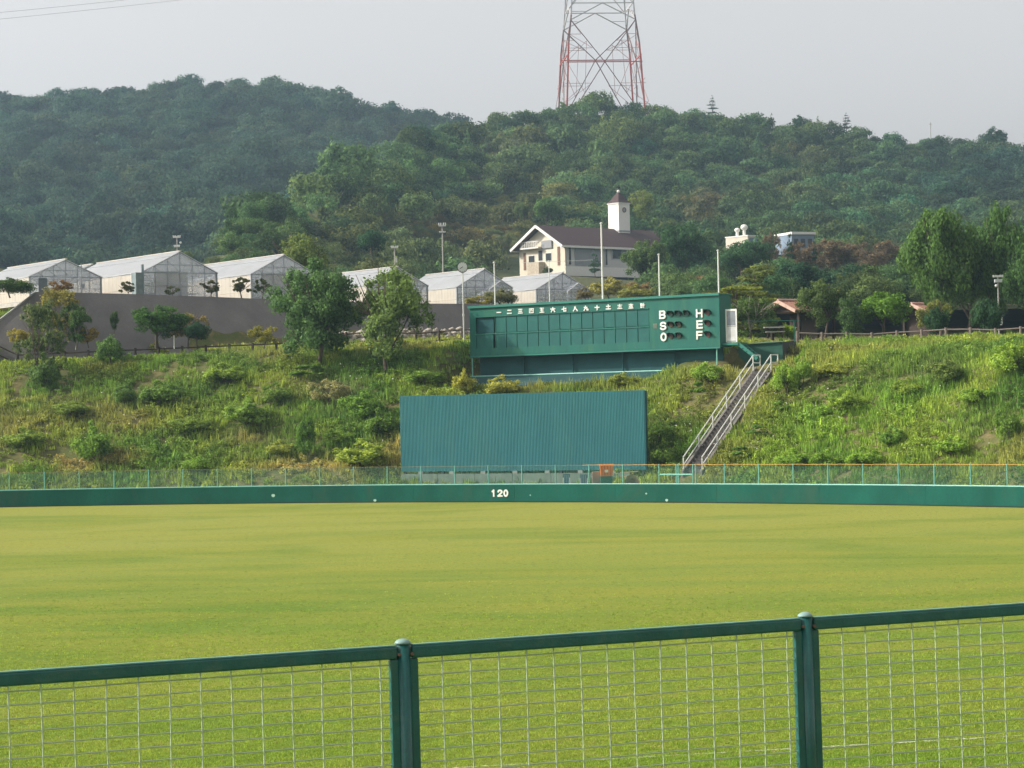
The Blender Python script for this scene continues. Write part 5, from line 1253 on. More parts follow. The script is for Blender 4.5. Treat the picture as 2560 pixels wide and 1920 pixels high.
# ---- pavilion with terracotta roof
M_terra = paint('terracotta', (.33, .175, .125), .8, .18, 1.5, 12, stretch=(1, 5, 1), dirt=(.25, .16, .12)); M_timber = paint('timber_dark', (.045, .032, .026), .85, .2, 2)
def pavilion(lab, x0, xp_, x1, yr, ye, Y, length, post=True):
    """gable faces the camera; the ridge runs to the right and back"""
    L_ = at(x0, ye, Y); pk = at(xp_, yr, Y + .8); s = Vector((.90, .43, 0)).normalized(); g = Vector((-.43, .90, 0))
    o = Vector((pk.x, pk.y, 0)); t = thing('pavilion', lab, 'pavilion', (pk.x, pk.y, 9.3)); hw = 2.1; zr = pk.z; ze = L_.z
    w = (Vector((L_.x, L_.y, 0)) - o); u = Vector((-.93, -.36, 0)).normalized(); hw = max(1.6, w.length)
    # local: a = along ridge (to the right, back), b = across
    a_ = Vector((.80, .60, 0)); b_ = Vector((-.60, .80, 0)) * -1
    M = Matrix(((a_.x, b_.x, 0, o.x), (a_.y, b_.y, 0, o.y), (0, 0, 1, 0), (0, 0, 0, 1)))
    for sg in (-1, 1):
        e = sg * hw
        r_ = MB().hexa([(-.4, 0, zr), (length, 0, zr), (length, e, ze), (-.4, e, ze), (-.4, 0, zr + .1), (length, 0, zr + .1), (length, e, ze + .1), (-.4, e, ze + .1)]).build('roof', M_terra, t, M=M, world=True)
        m = MB()
        for k in range(int(length / .3)): xx = -.3 + k * .3; m.bar((xx, 0, zr + .115), (xx, e, ze + .115), .06, .03)
        m.build('roof_rib', M_terra, r_, M=r_.matrix_basis.inverted() @ t.matrix_basis.inverted() @ M)
        m = MB(); m.bar((-.45, 0, zr + .03), (-.45, e * 1.02, ze + .03), .08, .22); m.build('barge_board', paint('barge', (.50, .34, .27), .7), t, M=M, world=True)
    MB().tube((-.45, 0, zr + .14), (length, 0, zr + .14), .09, n=8).build('ridge_tile', paint('ridge', (.55, .33, .27), .7), t, M=M, world=True)
    MB().add([(0, -hw * .85, ze), (0, hw * .85, ze), (0, 0, zr - .15), (.08, -hw * .85, ze), (.08, hw * .85, ze), (.08, 0, zr - .15)], [(0, 1, 2), (5, 4, 3), (0, 3, 4, 1)]).build('gable_boards', M_timber, t, M=M, world=True)
    for px in (.2, length - .3):
        for py in (-hw * .8, hw * .8): MB().box(px - .09, px + .09, py - .09, py + .09, 9.0, ze + .1).build('post', M_timber, t, M=M, world=True)
    MB().box(length * .5, length * .5 + .12, -hw * .8, hw * .8, 9.0, ze).build('back_boards', M_timber, t, M=M, world=True)
    return t
pavilion('dark timber pavilion with terracotta gabled roof behind trees right of the scoreboard', 1926, 1957, 2040, 756, 781, 152, 3.6)
pavilion('second terracotta roofed shelter low behind the rail fence at the right', 2378, 2404, 2440, 850, 866, 150, 1.2)
pavilion('third terracotta roof glimpsed between the round bright tree and the large tree', 2276, 2290, 2310, 764, 786, 158, .7)
t = thing('picnic_table', 'pale table with benches beside the terracotta pavilion', 'table', tuple(at(1940, 845, 147)))
z0 = t.location.z
MB().box(-.75, .55, -.4, .4, .62, .70).build('table_top', paint('table_pale', (.42, .40, .36), .8, .1, 2), t)
for x in (-.5, .35): MB().box(x - .06, x + .06, -.3, .3, 0, .62).build('leg', M_timber, t)
for y in (-.75, .6): MB().box(-.7, .5, y, y + .25, .34, .40).build('bench', paint('table_pale', (.42, .40, .36)), t)

# ---- the power pylon on the ridge
pyb = Vector((at(1506, 262, 640).x, 650, float(near_z(15, 600)))); PB = pyb.z - 6
M_red = paint('pylon_red', (.52, .09, .06), .6, .12, .3); M_pw = paint('pylon_white', (.52, .50, .49), .6, .08, .3); M_pd = paint('pylon_dark', (.20, .115, .10), .6, .1, .3)
pt = thing('power_pylon', 'tall red and white lattice power pylon standing on the wooded ridge', 'pylon', (pyb.x, 650, PB))
sc_ = F_PX / 650.0
z_of = lambda y: at(1506, y, 650).z - PB
def half(z): return np.interp(z, [z_of(262), z_of(0), z_of(-900)], [105 / sc_, 73 / sc_, 14 / sc_])
RZ = Matrix.Rotation(R(5.0), 3, 'Z')
def node(cx_, cy_, z):   # cx_, cy_ in -1..1
    h = float(half(z)); p = RZ @ Vector((cx_ * h, cy_ * h, 0)); return Vector((p.x, p.y, z))
lev = [z_of(325), z_of(62), z_of(20), z_of(-150), z_of(-300), z_of(-430), z_of(-540), z_of(-640), z_of(-730)]
for cx_ in (-1, 1):
    for cy_ in (-1, 1):
        m = MB()
        zs = [-6, z_of(300), z_of(150)]
        m.bar(node(cx_, cy_, -4), node(cx_, cy_, z_of(120)), .46); m.build('leg_lower', M_red, pt)
        MB().bar(node(cx_, cy_, z_of(120)), node(cx_, cy_, z_of(50)), .42).build('leg_middle', M_pd, pt)
        m = MB(); m.bar(node(cx_, cy_, z_of(50)), node(cx_, cy_, lev[-1]), .36); m.build('leg_upper', M_pw, pt)
def face(a, b, lowy):
    """lattice on the face between corner a and corner b"""
    N_ = lambda t, z: node(a[0] + (b[0] - a[0]) * t, a[1] + (b[1] - a[1]) * t, z)
    z0, z1, z2 = lev[0], lev[1], lev[2]; zc = z_of(lowy)
    m = MB(); w = .22
    q = (zc - z0) / (z1 - z0)
    m.bar(N_(0, z0), N_(.5, zc), w); m.bar(N_(1, z0), N_(.5, zc), w); m.bar(N_(.5, zc), N_(0, z1), w); m.bar(N_(.5, zc), N_(1, z1), w); m.build('cross_brace', M_pd, pt)
    m = MB(); m.bar(N_(0, zc), N_(1, zc), .26); m.build('horizontal_brace', M_red, pt)
    m = MB(); ww = .11
    for s_ in (0, 1):
        e = (lambda t: t) if s_ == 0 else (lambda t: 1 - t)
        for lo, hi in ((z0, zc), (zc, z1)):
            for kk in (.33, .66):
                zz = lo + (hi - lo) * kk; tt = .5 * (kk if lo == z0 else 1 - kk); m.bar(N_(e(0), zz), N_(e(tt), zz), ww)
                za_, zb_ = (zz - (hi - lo) * .33, zz) if lo == z0 else (zz + (hi - lo) * .33, zz)
                m.bar(N_(e(0), za_), N_(e(tt), zz), ww)
            zz = lo + (hi - lo) * .5
        m.bar(N_(e(.25), lev[0] + (zc - z0) * .5), N_(e(.25), zc), ww); m.bar(N_(e(.25), zc), N_(e(.25), zc + (z1 - zc) * .5), ww)
        m.bar(N_(e(0), zc), N_(e(.25), z0 + (zc - z0) * .5), ww); m.bar(N_(e(0), zc), N_(e(.25), zc + (z1 - zc) * .5), ww)
    m.bar(N_(.25, zc), N_(.75, zc + .001), ww); m.build('secondary_brace', paint('pylon_pink', (.42, .19, .16), .6), pt)
    m = MB(); m.bar(N_(0, z1), N_(.5, z2), .26); m.bar(N_(1, z1), N_(.5, z2), .26); m.bar(N_(0, z2), N_(1, z2), .24)
    for e0, e1 in ((0, .22), (1, .78)): m.bar(N_(e0, (z1 + z2) / 2), N_(e1, (z1 + z2) / 2), .15)
    for lo, hi in zip(lev[2:-1], lev[3:]): m.bar(N_(0, lo), N_(1, hi), .22); m.bar(N_(1, lo), N_(0, hi), .22); m.bar(N_(0, hi), N_(1, hi), .18); m.bar(N_(.25, (lo + hi) / 2 - (hi - lo) * .25), N_(.75, (lo + hi) / 2 - (hi - lo) * .25), .13)
    m.build('upper_lattice', M_pw, pt)
face((-1, -1), (1, -1), 168); face((1, -1), (1, 1), 150); face((1, 1), (-1, 1), 137); face((-1, 1), (-1, -1), 150)
for k in (4, 6, 8):
    z = lev[k]; m = MB()
    for sx in (-1, 1):
        tip = RZ @ Vector((sx * (13 - k * .6), 0, 0)); tip.z = z + 1
        for cy_ in (-1, 1): m.bar(node(sx, cy_, z), tip, .2); m.bar(node(sx, cy_, z + 4 if k < 8 else z), tip, .18)
    m.build('crossarm', M_red, pt)
# power lines passing over the upper left corner
pl_ = thing('power_line', 'pair of thin power lines crossing the upper left corner of the sky', 'wires', tuple(at(0, 40, 380)))
for (xa, ya), (xb, yb) in (((-500, 96), (350, 1)), ((-500, 75), (215, 0))):
    a = at(xa, ya, 360); b = at(xb, yb, 400); d = b - a; b = a + d * 2.2
    pts = [a + (b - a) * (i / 14) + Vector((0, 0, -2.0 * math.sin(PI * i / 14) * .35)) for i in range(15)]
    MB().path(pts, .022, 4).build('wire', paint('wire_grey', (.25, .25, .26), .6), pl_, world=True)
# ================================================================ TREES AND SHRUBS, each a thing of its own
M_bark = paint('bark', (.11, .085, .065), .9, .3, 4, 30, bump=.5); M_barkl = paint('bark_pale', (.26, .24, .21), .9, .3, 4, 30, bump=.4)
def trunk_mesh(name, segs, mat):
    m = MB()
    for p, q, r0, r1 in segs: m.tube(p, q, r0, r1, 7, cap=False)
    me = bpy.data.meshes.new(name); me.from_pydata(m.v, [], m.f); me.materials.append(mat); me.shade_smooth(); return me
def limbs(seed, n, h0, h1, reach, r, mat=None, bend=.1):
    rng = np.random.default_rng(seed); s = [((0, 0, -.04), (bend * .3, 0, h0), r, r * .75), ((bend * .3, 0, h0), (bend, 0, (h0 + h1) / 2), r * .75, r * .45), ((bend, 0, (h0 + h1) / 2), (bend * .8, .02, h1), r * .45, r * .15)]
    for i in range(n):
        a = 2 * PI * i / n + rng.uniform(-.4, .4); z0 = h0 + (h1 - h0) * rng.uniform(0, .45); rr = reach * rng.uniform(.55, 1)
        mid = (rr * .45 * math.cos(a), rr * .45 * math.sin(a), z0 + (h1 - z0) * .35); end = (rr * math.cos(a), rr * math.sin(a), z0 + (h1 - z0) * rng.uniform(.6, .95))
        s += [((bend * .5, 0, z0), mid, r * .42, r * .3), (mid, end, r * .3, r * .08)]
        for k in range(2):
            e2 = (end[0] + rng.uniform(-.2, .2) * reach, end[1] + rng.uniform(-.2, .2) * reach, end[2] - rng.uniform(-.1, .15)); s.append((mid, e2, r * .2, r * .05))
    return trunk_mesh('trunk', s, mat or M_bark)
# archetypes in unit size: height 1, crown radius about .5
AR = {}
def arche(key, lobes, n, leaf, seed, tr=None, **k): AR[key] = (crown('crown', lobes, n, leaf, seed, **k), tr)
def Bl(seed, n, rx, rz, zc, **k): return blobs(seed, n, rx, rz, zc, **k)
arche('broad', [(0, 0, .55, .36, .36, .30)] + Bl(1, 12, .50, .46, .55, r0=.34, r1=.52, low=-.8), 19000, .033, 1, limbs(1, 6, .15, .85, .36, .03), sub=9, ragged=.10)
arche('broad2', [(0, 0, .52, .34, .34, .28)] + Bl(2, 11, .50, .48, .53, r0=.32, r1=.50, low=-.8), 17500, .034, 2, limbs(2, 6, .15, .85, .36, .03), sub=9, ragged=.12)
arche('vase', [(0, 0, .50, .30, .30, .30), (.08, 0, .28, .22, .22, .16)] + [(.12, .1, .20, .24, .24, .15), (-.14, -.1, .17, .22, .22, .14), (.0, -.18, .24, .22, .2, .16)] + Bl(3, 15, .56, .54, .56, r0=.30, r1=.44, low=-.8), 20000, .034, 3, limbs(3, 8, .08, .92, .42, .03), sub=8, ragged=.18, shell=.18)
arche('open', [(0, 0, .5, .22, .22, .24)] + [(.1, -.1, .2, .2, .2, .13), (-.12, .05, .16, .18, .18, .12)] + Bl(4, 14, .54, .54, .54, r0=.28, r1=.42, low=-.9), 12000, .036, 4, limbs(4, 8, .1, .95, .42, .024), sub=7, ragged=.25, shell=.22)
arche('thin', Bl(5, 13, .54, .56, .54, r0=.34, r1=.50, low=-1), 5600, .040, 5, limbs(5, 8, .1, .95, .36, .016), sub=13, ragged=.45, shell=.4, subr=.30)
arche('round', [(0, 0, .56, .42, .42, .36)] + Bl(6, 9, .48, .42, .56, r0=.42, r1=.58), 8500, .052, 6, limbs(6, 4, .15, .7, .25, .03), sub=9, ragged=.08, subr=.36)
arche('bush', [(0, 0, .34, .40, .40, .36)] + Bl(7, 8, .46, .50, .40, r0=.36, r1=.55, low=-.2), 5200, .055, 7, limbs(7, 5, .05, .7, .3, .02), sub=8, ragged=.16)
arche('bush2', [(0, 0, .30, .40, .40, .30)] + Bl(8, 7, .48, .52, .36, r0=.3, r1=.5, low=-.2), 4200, .060, 8, limbs(8, 5, .05, .7, .3, .02), sub=7, ragged=.25, shell=.22)
arche('column', [(0, 0, .25, .34, .34, .22), (0, 0, .5, .38, .38, .28), (.03, 0, .74, .28, .28, .22)] + Bl(9, 6, .36, .44, .5, r0=.3, r1=.5), 6500, .045, 9, limbs(9, 4, .05, .9, .2, .02), sub=8, ragged=.14)
arche('conifer', [(0, 0, .2, .44, .44, .12), (0, 0, .38, .36, .36, .14), (0, 0, .56, .27, .27, .14), (0, 0, .74, .18, .18, .14), (0, 0, .9, .08, .08, .12)], 4200, .040, 10, limbs(10, 3, .1, .97, .1, .02), sub=11, ragged=.12, subr=.3, tilt=.9)
arche('pine', [(.0, 0, .30, .42, .34, .05), (.05, .0, .46, .36, .3, .05), (-.06, 0, .60, .3, .26, .045), (.03, 0, .74, .24, .2, .045), (0, 0, .87, .15, .14, .045), (0, 0, .96, .06, .06, .05)], 2600, .045, 11, limbs(11, 9, .1, .98, .34, .022), sub=9, ragged=.2, subr=.35)
_r = np.random.default_rng(12); tiers = []
for k in range(16):
    z = .22 + .66 * _r.random(); a = _r.uniform(0, 6.28); q = _r.uniform(.05, .34) * (1.15 - z * .5); tiers.append((q * math.cos(a), q * math.sin(a), z, .28, .24, .055))
arche('layered', tiers, 9500, .044, 12, limbs(12, 8, .2, .95, .4, .03), sub=9, ragged=.12, subr=.45)
arche('gnarled', Bl(13, 13, .50, .46, .56, r0=.16, r1=.30, low=-.7), 2600, .070, 13, limbs(13, 7, .2, .85, .42, .03), sub=5, ragged=.2)
arche('twiggy', Bl(14, 12, .50, .48, .52, r0=.30, r1=.46, low=-.8), 7500, .040, 14, limbs(14, 10, .15, .95, .42, .018), sub=6, ragged=.5, shell=.3, tilt=1.0)
arche('ivy', Bl(15, 10, .50, .5, .3, r0=.2, r1=.4, flat=.5, low=-.2), 3200, .060, 15, None, sub=6, ragged=.2)
used = set()
def tree(kind, lab, x, yb, yt, wpx, tint, cat='tree', Y=None, ground=True, name=None, group=None, dep=1.0, rot=None, pale=False, lean=0.0):
    """x: trunk foot column; yb, yt: foot and top rows; wpx: crown width; Y: distance (None: where the ray meets the bank)"""
    p = bank_hit(x, yb) if Y is None else at(x, yb, Y)
    if kind == 'bush2': yt = yb - (yb - yt) * 1.35
    if kind == 'ivy': yt = yb - (yb - yt) * 1.25
    H = (yb - yt) / F_PX * p.y; Wd = wpx / F_PX * p.y
    nm = name or {'bush': 'shrub', 'bush2': 'shrub', 'ivy': 'creeper', 'conifer': 'conifer_tree', 'pine': 'pine_tree'}.get(kind, 'broadleaf_tree')
    t = thing(nm, lab, cat, tuple(p), rot if rot is not None else (len(used) * 2.399) % 6.28, group)
    t.scale = (Wd, Wd * dep, H); used.add(lab)
    if lean: t.rotation_euler = (0, lean, 0)
    cm, tm = AR[kind]
    c = bpy.data.objects.new('crown' if cat == 'tree' else 'foliage', cm); C.objects.link(c); c.parent = t; c.color = tuple(min(.5, q * k_) for q, k_ in zip(tint, ((1.62, 1.80, 1.55) if cat == 'tree' else (2.5, 2.4, 1.6)))) + (1,)
    if tm is not None:
        b = bpy.data.objects.new('trunk', tm); C.objects.link(b); b.parent = t
        if pale: b.material_slots[0].link = 'OBJECT'; b.material_slots[0].material = M_barkl
    return t
DG, MG, YG, OL, BG, GR = (.040, .085, .028), (.065, .120, .032), (.150, .180, .040), (.105, .125, .045), (.045, .085, .045), (.13, .12, .09)
# -- on and above the left bank
tree('vase', 'big dense green tree standing on the bank in front of the third greenhouse', 795, 912, 645, 236, (.080, .132, .054))
tree('open', 'light yellow green tree between the big dense tree and the pole clock', 968, 935, 648, 245, (.125, .165, .058))
tree('broad2', 'wide low green tree with spreading crown against the grey retaining wall', 392, 868, 755, 175, (.060, .112, .034), Y=150)
tree('thin', 'tall thin yellowish tree with orange leaves in front of the leftmost greenhouse', 150, 872, 725, 150, (.22, .18, .06), Y=151)
tree('thin', 'thin dark green tree leaning left of the orange leaved tree on the bank', 100, 962, 760, 150, (.095, .115, .048))
tree('open', 'slim green tree with pale forked trunk right of the orange leaved tree', 190, 870, 748, 112, (.070, .115, .038), Y=150.5, pale=True)
tree('bush', 'dark pointed shrub standing before the brown rail fence at the left', 277, 912, 826, 78, (0.063, 0.117, 0.048), 'shrub')
tree('round', 'small dark lollipop tree on the brown rail fence left of the big tree', 494, 872, 800, 68, (.026, .058, .032), Y=149.5)
tree('column', 'narrow dark shrub left of the wide low tree by the retaining wall', 286, 832, 772, 30, (.040, .070, .040), 'shrub', Y=151.6)
tree('bush2', 'small yellow green bush below the brown rail fence', 392, 900, 858, 62, (0.185, 0.245, 0.057), 'shrub')
tree('twiggy', 'brownish thin shrub behind the dark lollipop tree', 470, 868, 770, 110, (.14, .12, .065), 'shrub', Y=152)
tree('twiggy', 'small ochre weed shrub at the far left end of the brown rail fence', 45, 868, 815, 66, (.24, .18, .06), 'shrub', Y=150)
tree('twiggy', 'yellow brown shrub between the slim green tree and the narrow dark shrub', 222, 868, 812, 76, (.20, .155, .055), 'shrub', Y=151)
tree('twiggy', 'low yellow green shrub just left of the big dense tree', 660, 870, 806, 90, (.15, .15, .05), 'shrub', Y=150)
tree('open', 'tall olive tree behind the third greenhouse gable', 740, 740, 572, 190, (.125, .150, .050), Y=196)
tree('round', 'dark round tree on the scrub slope above the fourth greenhouse', 930, 655, 568, 82, (.030, .070, .036), Y=290)
tree('column', 'dark columnar shrub standing alone low on the left bank', 768, 1152, 1032, 66, (0.059, 0.115, 0.033), 'shrub')
tree('bush', 'dark low bush on the bank left of the teal screen', 905, 1054, 966, 129, (0.082, 0.149, 0.037), 'shrub')
tree('bush2', 'second dark bush lower down beside the left edge of the teal screen', 950, 1096, 1031, 94, (0.074, 0.131, 0.037), 'shrub')
tree('twiggy', 'greyish pale weed clump on the bank below the light yellow green tree', 822, 1018, 939, 113, (.21, .20, .15), 'shrub')
tree('bush2', 'yellow green bush at the foot of the bank beside the teal screen', 905, 1174, 1109, 175, (0.158, 0.218, 0.051), 'shrub')
tree('bush2', 'green bush low on the bank behind the left part of the outfield fence', 232, 1166, 1068, 108, (0.098, 0.169, 0.044), 'shrub')
tree('bush', 'small dark bush in the middle of the left bank', 312, 1012, 950, 67, (0.066, 0.117, 0.044), 'shrub')
tree('bush2', 'wide dark bush right of the small dark bush on the left bank', 398, 1014, 959, 116, (0.079, 0.136, 0.046), 'shrub')
tree('bush', 'low bright bush at the foot of the left bank', 497, 1184, 1134, 89, (0.114, 0.191, 0.044), 'shrub')
tree('bush2', 'broad green bush on the middle of the left bank above the low bright bush', 620, 1068, 1001, 148, (0.109, 0.174, 0.050), 'shrub')
tree('bush2', 'dark shaded bush on the upper left bank below the thin dark tree', 112, 974, 894, 89, (0.063, 0.109, 0.046), 'shrub')
tree('ivy', 'dark weed patch under the big dense tree', 770, 955, 905, 150, (0.076, 0.136, 0.042), 'plant')
# -- round the greenhouses
for x, yt, w, c, lab in ((25, 686, 130, (.035, .065, .030), 'dark round shrub at the left edge beside the leftmost greenhouse'), (318, 700, 62, (.06, .065, .04), 'gnarled shrub before the cream side of the largest greenhouse'),
                         (150, 694, 74, (.13, .085, .055), 'reddish brown shrub before the gable of the leftmost greenhouse'), (430, 712, 50, (.055, .065, .04), 'small gnarled shrub before the left part of the largest gable'),
                         (527, 696, 70, (.06, .065, .045), 'gnarled shrub at the right corner of the largest greenhouse'), (605, 688, 78, (.05, .06, .04), 'leaning gnarled shrub left of the third greenhouse gable'), (655, 692, 60, (.045, .06, .04), 'gnarled shrub next to the big dense tree on the wall top')):
    Xg = (x - CX) / F_PX * 158; Yg = float(ret_top(Xg)) + .5
    tree('bush' if x == 25 else ('twiggy' if x == 150 else 'gnarled'), lab, x, 742 + (x * .018), yt, w, c, 'shrub', Y=Yg if x > 60 else 154)
tree('bush', 'dark grey green bush between the two right greenhouses', 1252, 768, 714, 108, (.075, .085, .060), 'shrub', Y=178)
tree('twiggy', 'yellowish bush above the left end of the scoreboard', 1196, 768, 736, 74, (.17, .16, .055), 'shrub', Y=176)
tree('bush2', 'low brownish bush right of the rightmost greenhouse', 1462, 752, 722, 60, (.085, .075, .055), 'shrub', Y=188)
# -- on the hill near the clubhouse
tree('conifer', 'small blue green conifer before the grey shutter of the clubhouse', 1488, 690, 622, 42, (.045, .090, .060), Y=350)
tree('bush', 'dark potted-looking shrub in front of the cream gable of the clubhouse', 1369, 688, 664, 32, (.04, .06, .035), 'shrub', Y=372)
tree('round', 'rounded green tree with lit top behind the clubhouse gable', 1366, 568, 488, 66, (.075, .125, .040), Y=432)
tree('broad', 'dark spreading tree behind the clubhouse roof left of the turret', 1450, 580, 528, 130, (.035, .070, .036), Y=436)
tree('broad2', 'pale green tree left of the clubhouse gable', 1308, 560, 502, 50, (.10, .13, .05), Y=436)
tree('open', 'yellow green tree right of the clock turret', 1598, 560, 468, 84, (.16, .18, .05), Y=430)
tree('broad', 'large dark green tree covering the right end of the clubhouse', 1712, 735, 545, 165, (.038, .078, .036), Y=300)
tree('broad2', 'olive green tree in front of the right end of the clubhouse', 1625, 732, 590, 130, (.080, .115, .042), Y=290)
for x, yb, yt, w, Y, c, k, lab in (
    (1525, 748, 698, 130, 250, (.155, .150, .055), 'bush2', 'yellow olive shrub behind the tallest flag pole foot'), (1600, 742, 700, 110, 262, (.15, .105, .07), 'twiggy', 'brown shrub between the third and fourth flag poles'),
    (1725, 738, 682, 130, 262, (.15, .09, .075), 'twiggy', 'reddish pink shrub behind the scoreboard letters'), (1690, 746, 706, 120, 240, (.065, .065, .055), 'bush', 'dark grey shrub above the scoreboard letters B S O'),
    (1590, 750, 716, 120, 236, (.12, .13, .045), 'bush2', 'low olive shrub just above the roof edge of the scoreboard'), (1440, 742, 712, 110, 252, (.13, .12, .055), 'twiggy', 'low olive scrub between the right greenhouse and the tallest flag pole')):
    tree(k, lab, x, yb, yt, w, c, 'shrub', Y=Y)
# -- right of the scoreboard
tree('layered', 'layered yellow green tree with orange tips behind the right corner of the scoreboard', 1846, 860, 700, 200, (.165, .175, .040), Y=166)
tree('layered', 'taller layered tree with orange crown edge right of the last flag pole', 1890, 790, 648, 120, (.115, .130, .042), Y=178)
tree('open', 'green tree with pale slender trunk beside the open scoreboard door', 1882, 862, 732, 150, (.085, .125, .042), Y=148, pale=True)
tree('broad2', 'olive green tree with pointed top right of the terracotta pavilion', 2062, 850, 688, 150, (.088, .118, .046), Y=149.5)
tree('column', 'dark narrow tree between the olive tree and the round bright tree', 2130, 862, 732, 84, (.055, .090, .038), Y=146)
tree('round', 'round bright green tree with sunlit dome behind the right rail fence', 2208, 850, 722, 150, (.100, .170, .030), Y=150)
tree('broad', 'very large green tree at the right edge, left of its two crowns', 2352, 862, 498, 205, (.075, .125, .036), Y=168)
tree('broad2', 'second crown of the very large green tree at the right edge', 2488, 862, 486, 190, (.065, .115, .036), Y=170)
tree('broad', 'full lower green tree joining the two large crowns at the right edge', 2420, 862, 560, 200, (.060, .108, .036), Y=172)
tree('broad', 'green tree cut by the right edge of the view behind the equipment pole', 2570, 862, 600, 150, (.055, .10, .036), Y=166)
tree('twiggy', 'small tree with yellow top behind the dark lollipop tree at the right', 2338, 846, 736, 92, (.17, .17, .055), Y=152)
tree('round', 'dark lollipop tree standing in the right rail fence', 2342, 868, 762, 66, (.030, .065, .034), Y=143)
tree('round', 'dark tree before the equipment pole at the right edge', 2472, 874, 738, 84, (.032, .068, .034), Y=142)
tree('bush', 'bright yellow green bush beside the terracotta pavilion', 1966, 856, 800, 62, (.13, .19, .035), 'shrub', Y=147.5)
tree('broad', 'dark blue green tree mass behind the terracotta pavilion', 1985, 800, 648, 170, (.026, .060, .038), Y=215)
tree('broad2', 'dark tree behind the round bright tree', 2120, 800, 650, 190, (.030, .064, .040), Y=222)
tree('broad', 'dark tree left of the very large green tree', 2240, 800, 668, 170, (.034, .068, .040), Y=220)
tree('broad', 'mid green tree below the small cream building', 1862, 720, 596, 170, (.040, .082, .042), Y=270)
for x, yb, yt, w, Y, lab in ((1925, 690, 566, 76, 300, 'reddish brown bare-looking tree right of the small cream building'), (2085, 690, 586, 170, 290, 'pinkish brown tree right of the long low building'), (2195, 690, 590, 170, 285, 'pinkish brown rounded tree left of the very large green tree'), (2012, 690, 592, 130, 286, 'greyish purple bushy tree below the long low building')):
    tree('twiggy', lab, x, yb, yt, w, (.145, .098, .076) if x != 2010 else (.10, .092, .085), Y=Y, dep=.8)
tree('conifer', 'dark pointed conifer left of the long low building', 1975, 660, 568, 28, (.022, .055, .034), Y=284)
tree('conifer', 'slim dark conifer at the right end of the long low building', 2038, 662, 590, 22, (.026, .062, .034), Y=284)
# -- on the right bank
tree('bush', 'leafy bush at the foot of the right half of the scoreboard', 1768, 962, 898, 92, (0.131, 0.212, 0.057), 'shrub')
tree('ivy', 'dark green bush on the slope below the leafy scoreboard bush', 1745, 1000, 945, 60, (0.087, 0.153, 0.046), 'shrub')
tree('bush', 'large leafy shrub right of the top of the bank stairs', 1965, 990, 892, 84, (0.131, 0.218, 0.050), 'shrub')
tree('bush2', 'second leafy shrub right of the top of the bank stairs', 2008, 965, 886, 56, (0.125, 0.201, 0.053), 'shrub')
_iv = (.08, .15, .05)
for x, y, w, h, lab in ((1945, 1040, 70, 44, 'upper ivy patch creeping beside the bank stairs'), (1895, 1100, 76, 46, 'middle ivy patch creeping beside the bank stairs'), (1850, 1150, 80, 40, 'lowest ivy patch at the foot of the bank stairs')):
    tree('ivy', lab, x, y, y - h, w, _iv, 'plant')
tree('bush', 'dark bush at the right edge of the teal screen', 1650, 1120, 1040, 86, (0.066, 0.115, 0.035), 'shrub')
tree('bush2', 'lower dark bush between the teal screen and the stairs', 1660, 1168, 1108, 84, (0.070, 0.121, 0.037), 'shrub')
tree('bush', 'dark twiggy bush on the upper right bank', 2362, 962, 888, 112, (0.087, 0.125, 0.050), 'shrub')
tree('bush', 'bright leafy bush rising at the right edge of the bank', 2535, 945, 838, 150, (0.136, 0.229, 0.050), 'shrub')
tree('bush2', 'dark green bush low at the right edge of the bank', 2520, 1100, 1020, 76, (0.087, 0.149, 0.044), 'shrub')
tree('bush2', 'dark green bush above the outfield fence right of centre on the bank', 2230, 1120, 1072, 90, (0.085, 0.153, 0.042), 'shrub')
for x, yb, lab in ((1985, 1172, 'first leafy bush along the foot of the right bank beside the stairs'), (2070, 1172, 'second leafy bush along the foot of the right bank'), (2160, 1168, 'third leafy bush along the foot of the right bank below the dark green bush')):
    tree('bush2', lab, x, yb, yb - 44, 104, (0.120, 0.201, 0.046), 'shrub')
tree('bush2', 'brown weed clump above the left end of the teal screen', 1255, 990, 944, 110, (0.239, 0.207, 0.068), 'shrub')
tree('bush2', 'yellow green weed clump at the left foot of the scoreboard', 1160, 985, 930, 70, (0.207, 0.234, 0.057), 'shrub')
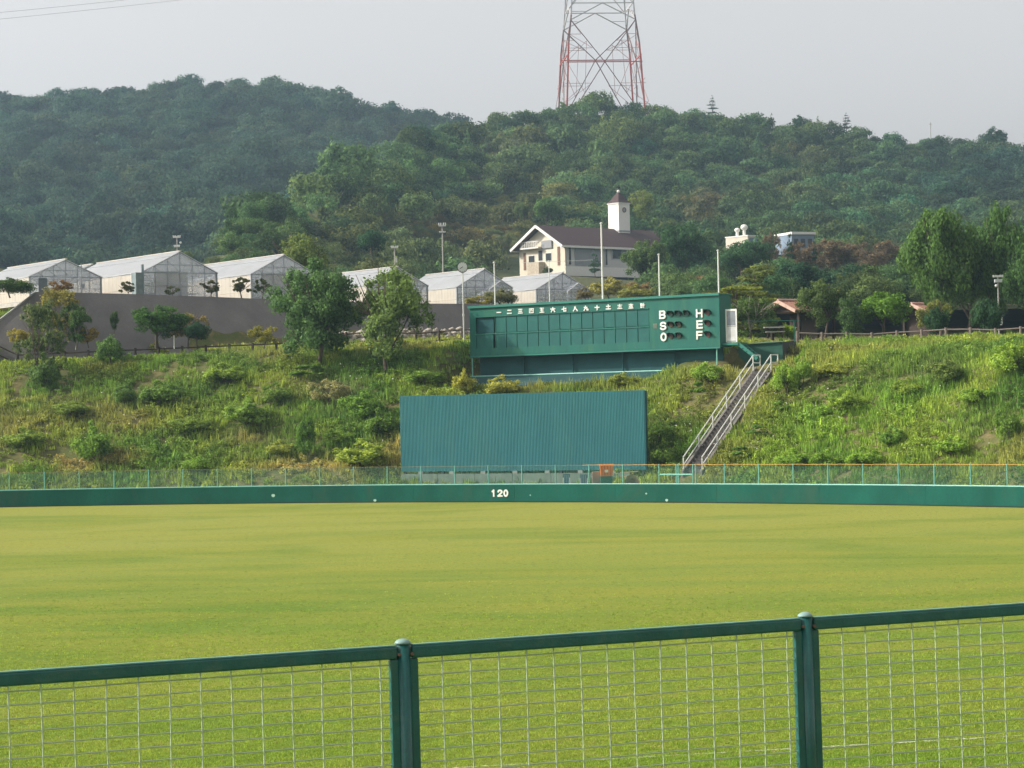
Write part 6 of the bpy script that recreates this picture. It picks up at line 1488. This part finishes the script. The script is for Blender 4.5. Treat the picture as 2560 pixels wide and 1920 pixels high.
# -- single trees that stand out against the sky
def ridge_tree(kind, lab, x, yt, yb, w, tint, hillf, Y):
    tree(kind, lab, x, yb, yt, w, tint, Y=Y)
ridge_tree('pine', 'tall layered pine silhouetted on the ridge right of the pylon', 1781, 238, 300, 34, (.030, .050, .030), None, 622)
ridge_tree('pine', 'smaller bare pine on the right part of the ridge', 2117, 282, 335, 36, (.035, .050, .032), None, 628)
ridge_tree('bush', 'rounded tree on the ridge between the two pines', 2000, 278, 350, 76, (.035, .062, .034), None, 628)
ridge_tree('bush', 'rounded tree on the ridge near the right edge', 2486, 308, 380, 84, (.028, .055, .034), None, 640)
m = thing('ridge_mast', 'thin mast on the ridge toward the right', 'mast', tuple(at(2327, 345, 630))); MB().tube((0, 0, 0), (0, 0, 4.2), .10, n=6).build('shaft', M_pole, m); MB().bar((-.4, 0, 3.6), (.4, 0, 3.6), .1).build('crossarm', M_pole, m)
# -- more individual weeds clumps that stand out on the bank
for i, (x, yb, w, h, c, lab) in enumerate((
    (180, 1040, 110, 44, (.075, .105, .034), 'loose green weed clump high behind the far left fence posts'), (560, 960, 120, 46, (.085, .125, .034), 'wide weed clump on the upper left bank below the dark lollipop tree'),
    (690, 1010, 96, 48, (.060, .095, .030), 'dark weed clump left of the greyish pale weeds'), (470, 1080, 120, 44, (.080, .115, .036), 'weed clump at mid height on the left bank above the low bright bush'),
    (60, 1120, 120, 46, (.085, .12, .036), 'weed clump at the left edge just above the outfield fence'), (850, 1110, 90, 40, (.075, .12, .032), 'weed clump right of the lone columnar shrub'),
    (1060, 960, 110, 44, (.075, .12, .034), 'weed clump above the upper left corner of the teal screen'), (700, 1140, 90, 36, (.11, .13, .04), 'pale weed clump left of the lone columnar shrub foot'),
    (2120, 1030, 120, 46, (.095, .145, .034), 'green weed clump in the middle of the right bank'), (2440, 1010, 110, 48, (.085, .135, .034), 'weed clump below the bright leafy bush at the right edge'),
    (2270, 990, 90, 40, (.10, .14, .036), 'weed clump left below the dark twiggy bush on the right bank'), (2380, 1140, 120, 44, (.085, .14, .032), 'weed clump low on the bank near the right edge'),
    (2080, 940, 110, 34, (.12, .15, .04), 'low weed clump high on the right bank beside the leafy shrubs'), (1560, 965, 90, 30, (.11, .13, .04), 'low weed clump above the right end of the teal screen'))):
    tree('bush2' if i % 3 else 'bush', lab, x, yb, yb - h, w, tuple(q * 1.5 for q in c), 'plant')
# ================================================================ AIR
m, n = nodes('air'); pv = N(n, 'ShaderNodeVolumePrincipled'); pv.inputs['Color'].default_value = (0.55, 0.80, 1.0, 1); pv.inputs['Density'].default_value = 0.00022
pv.inputs['Anisotropy'].default_value = 0.2
o = N(n, 'ShaderNodeOutputMaterial'); n.links.new(pv.outputs[0], o.inputs['Volume'])
hz_ = MB().box(-1200, 1200, -200, 1200, -1.0, 185).build('haze', m); tag(hz_, kind='stuff')
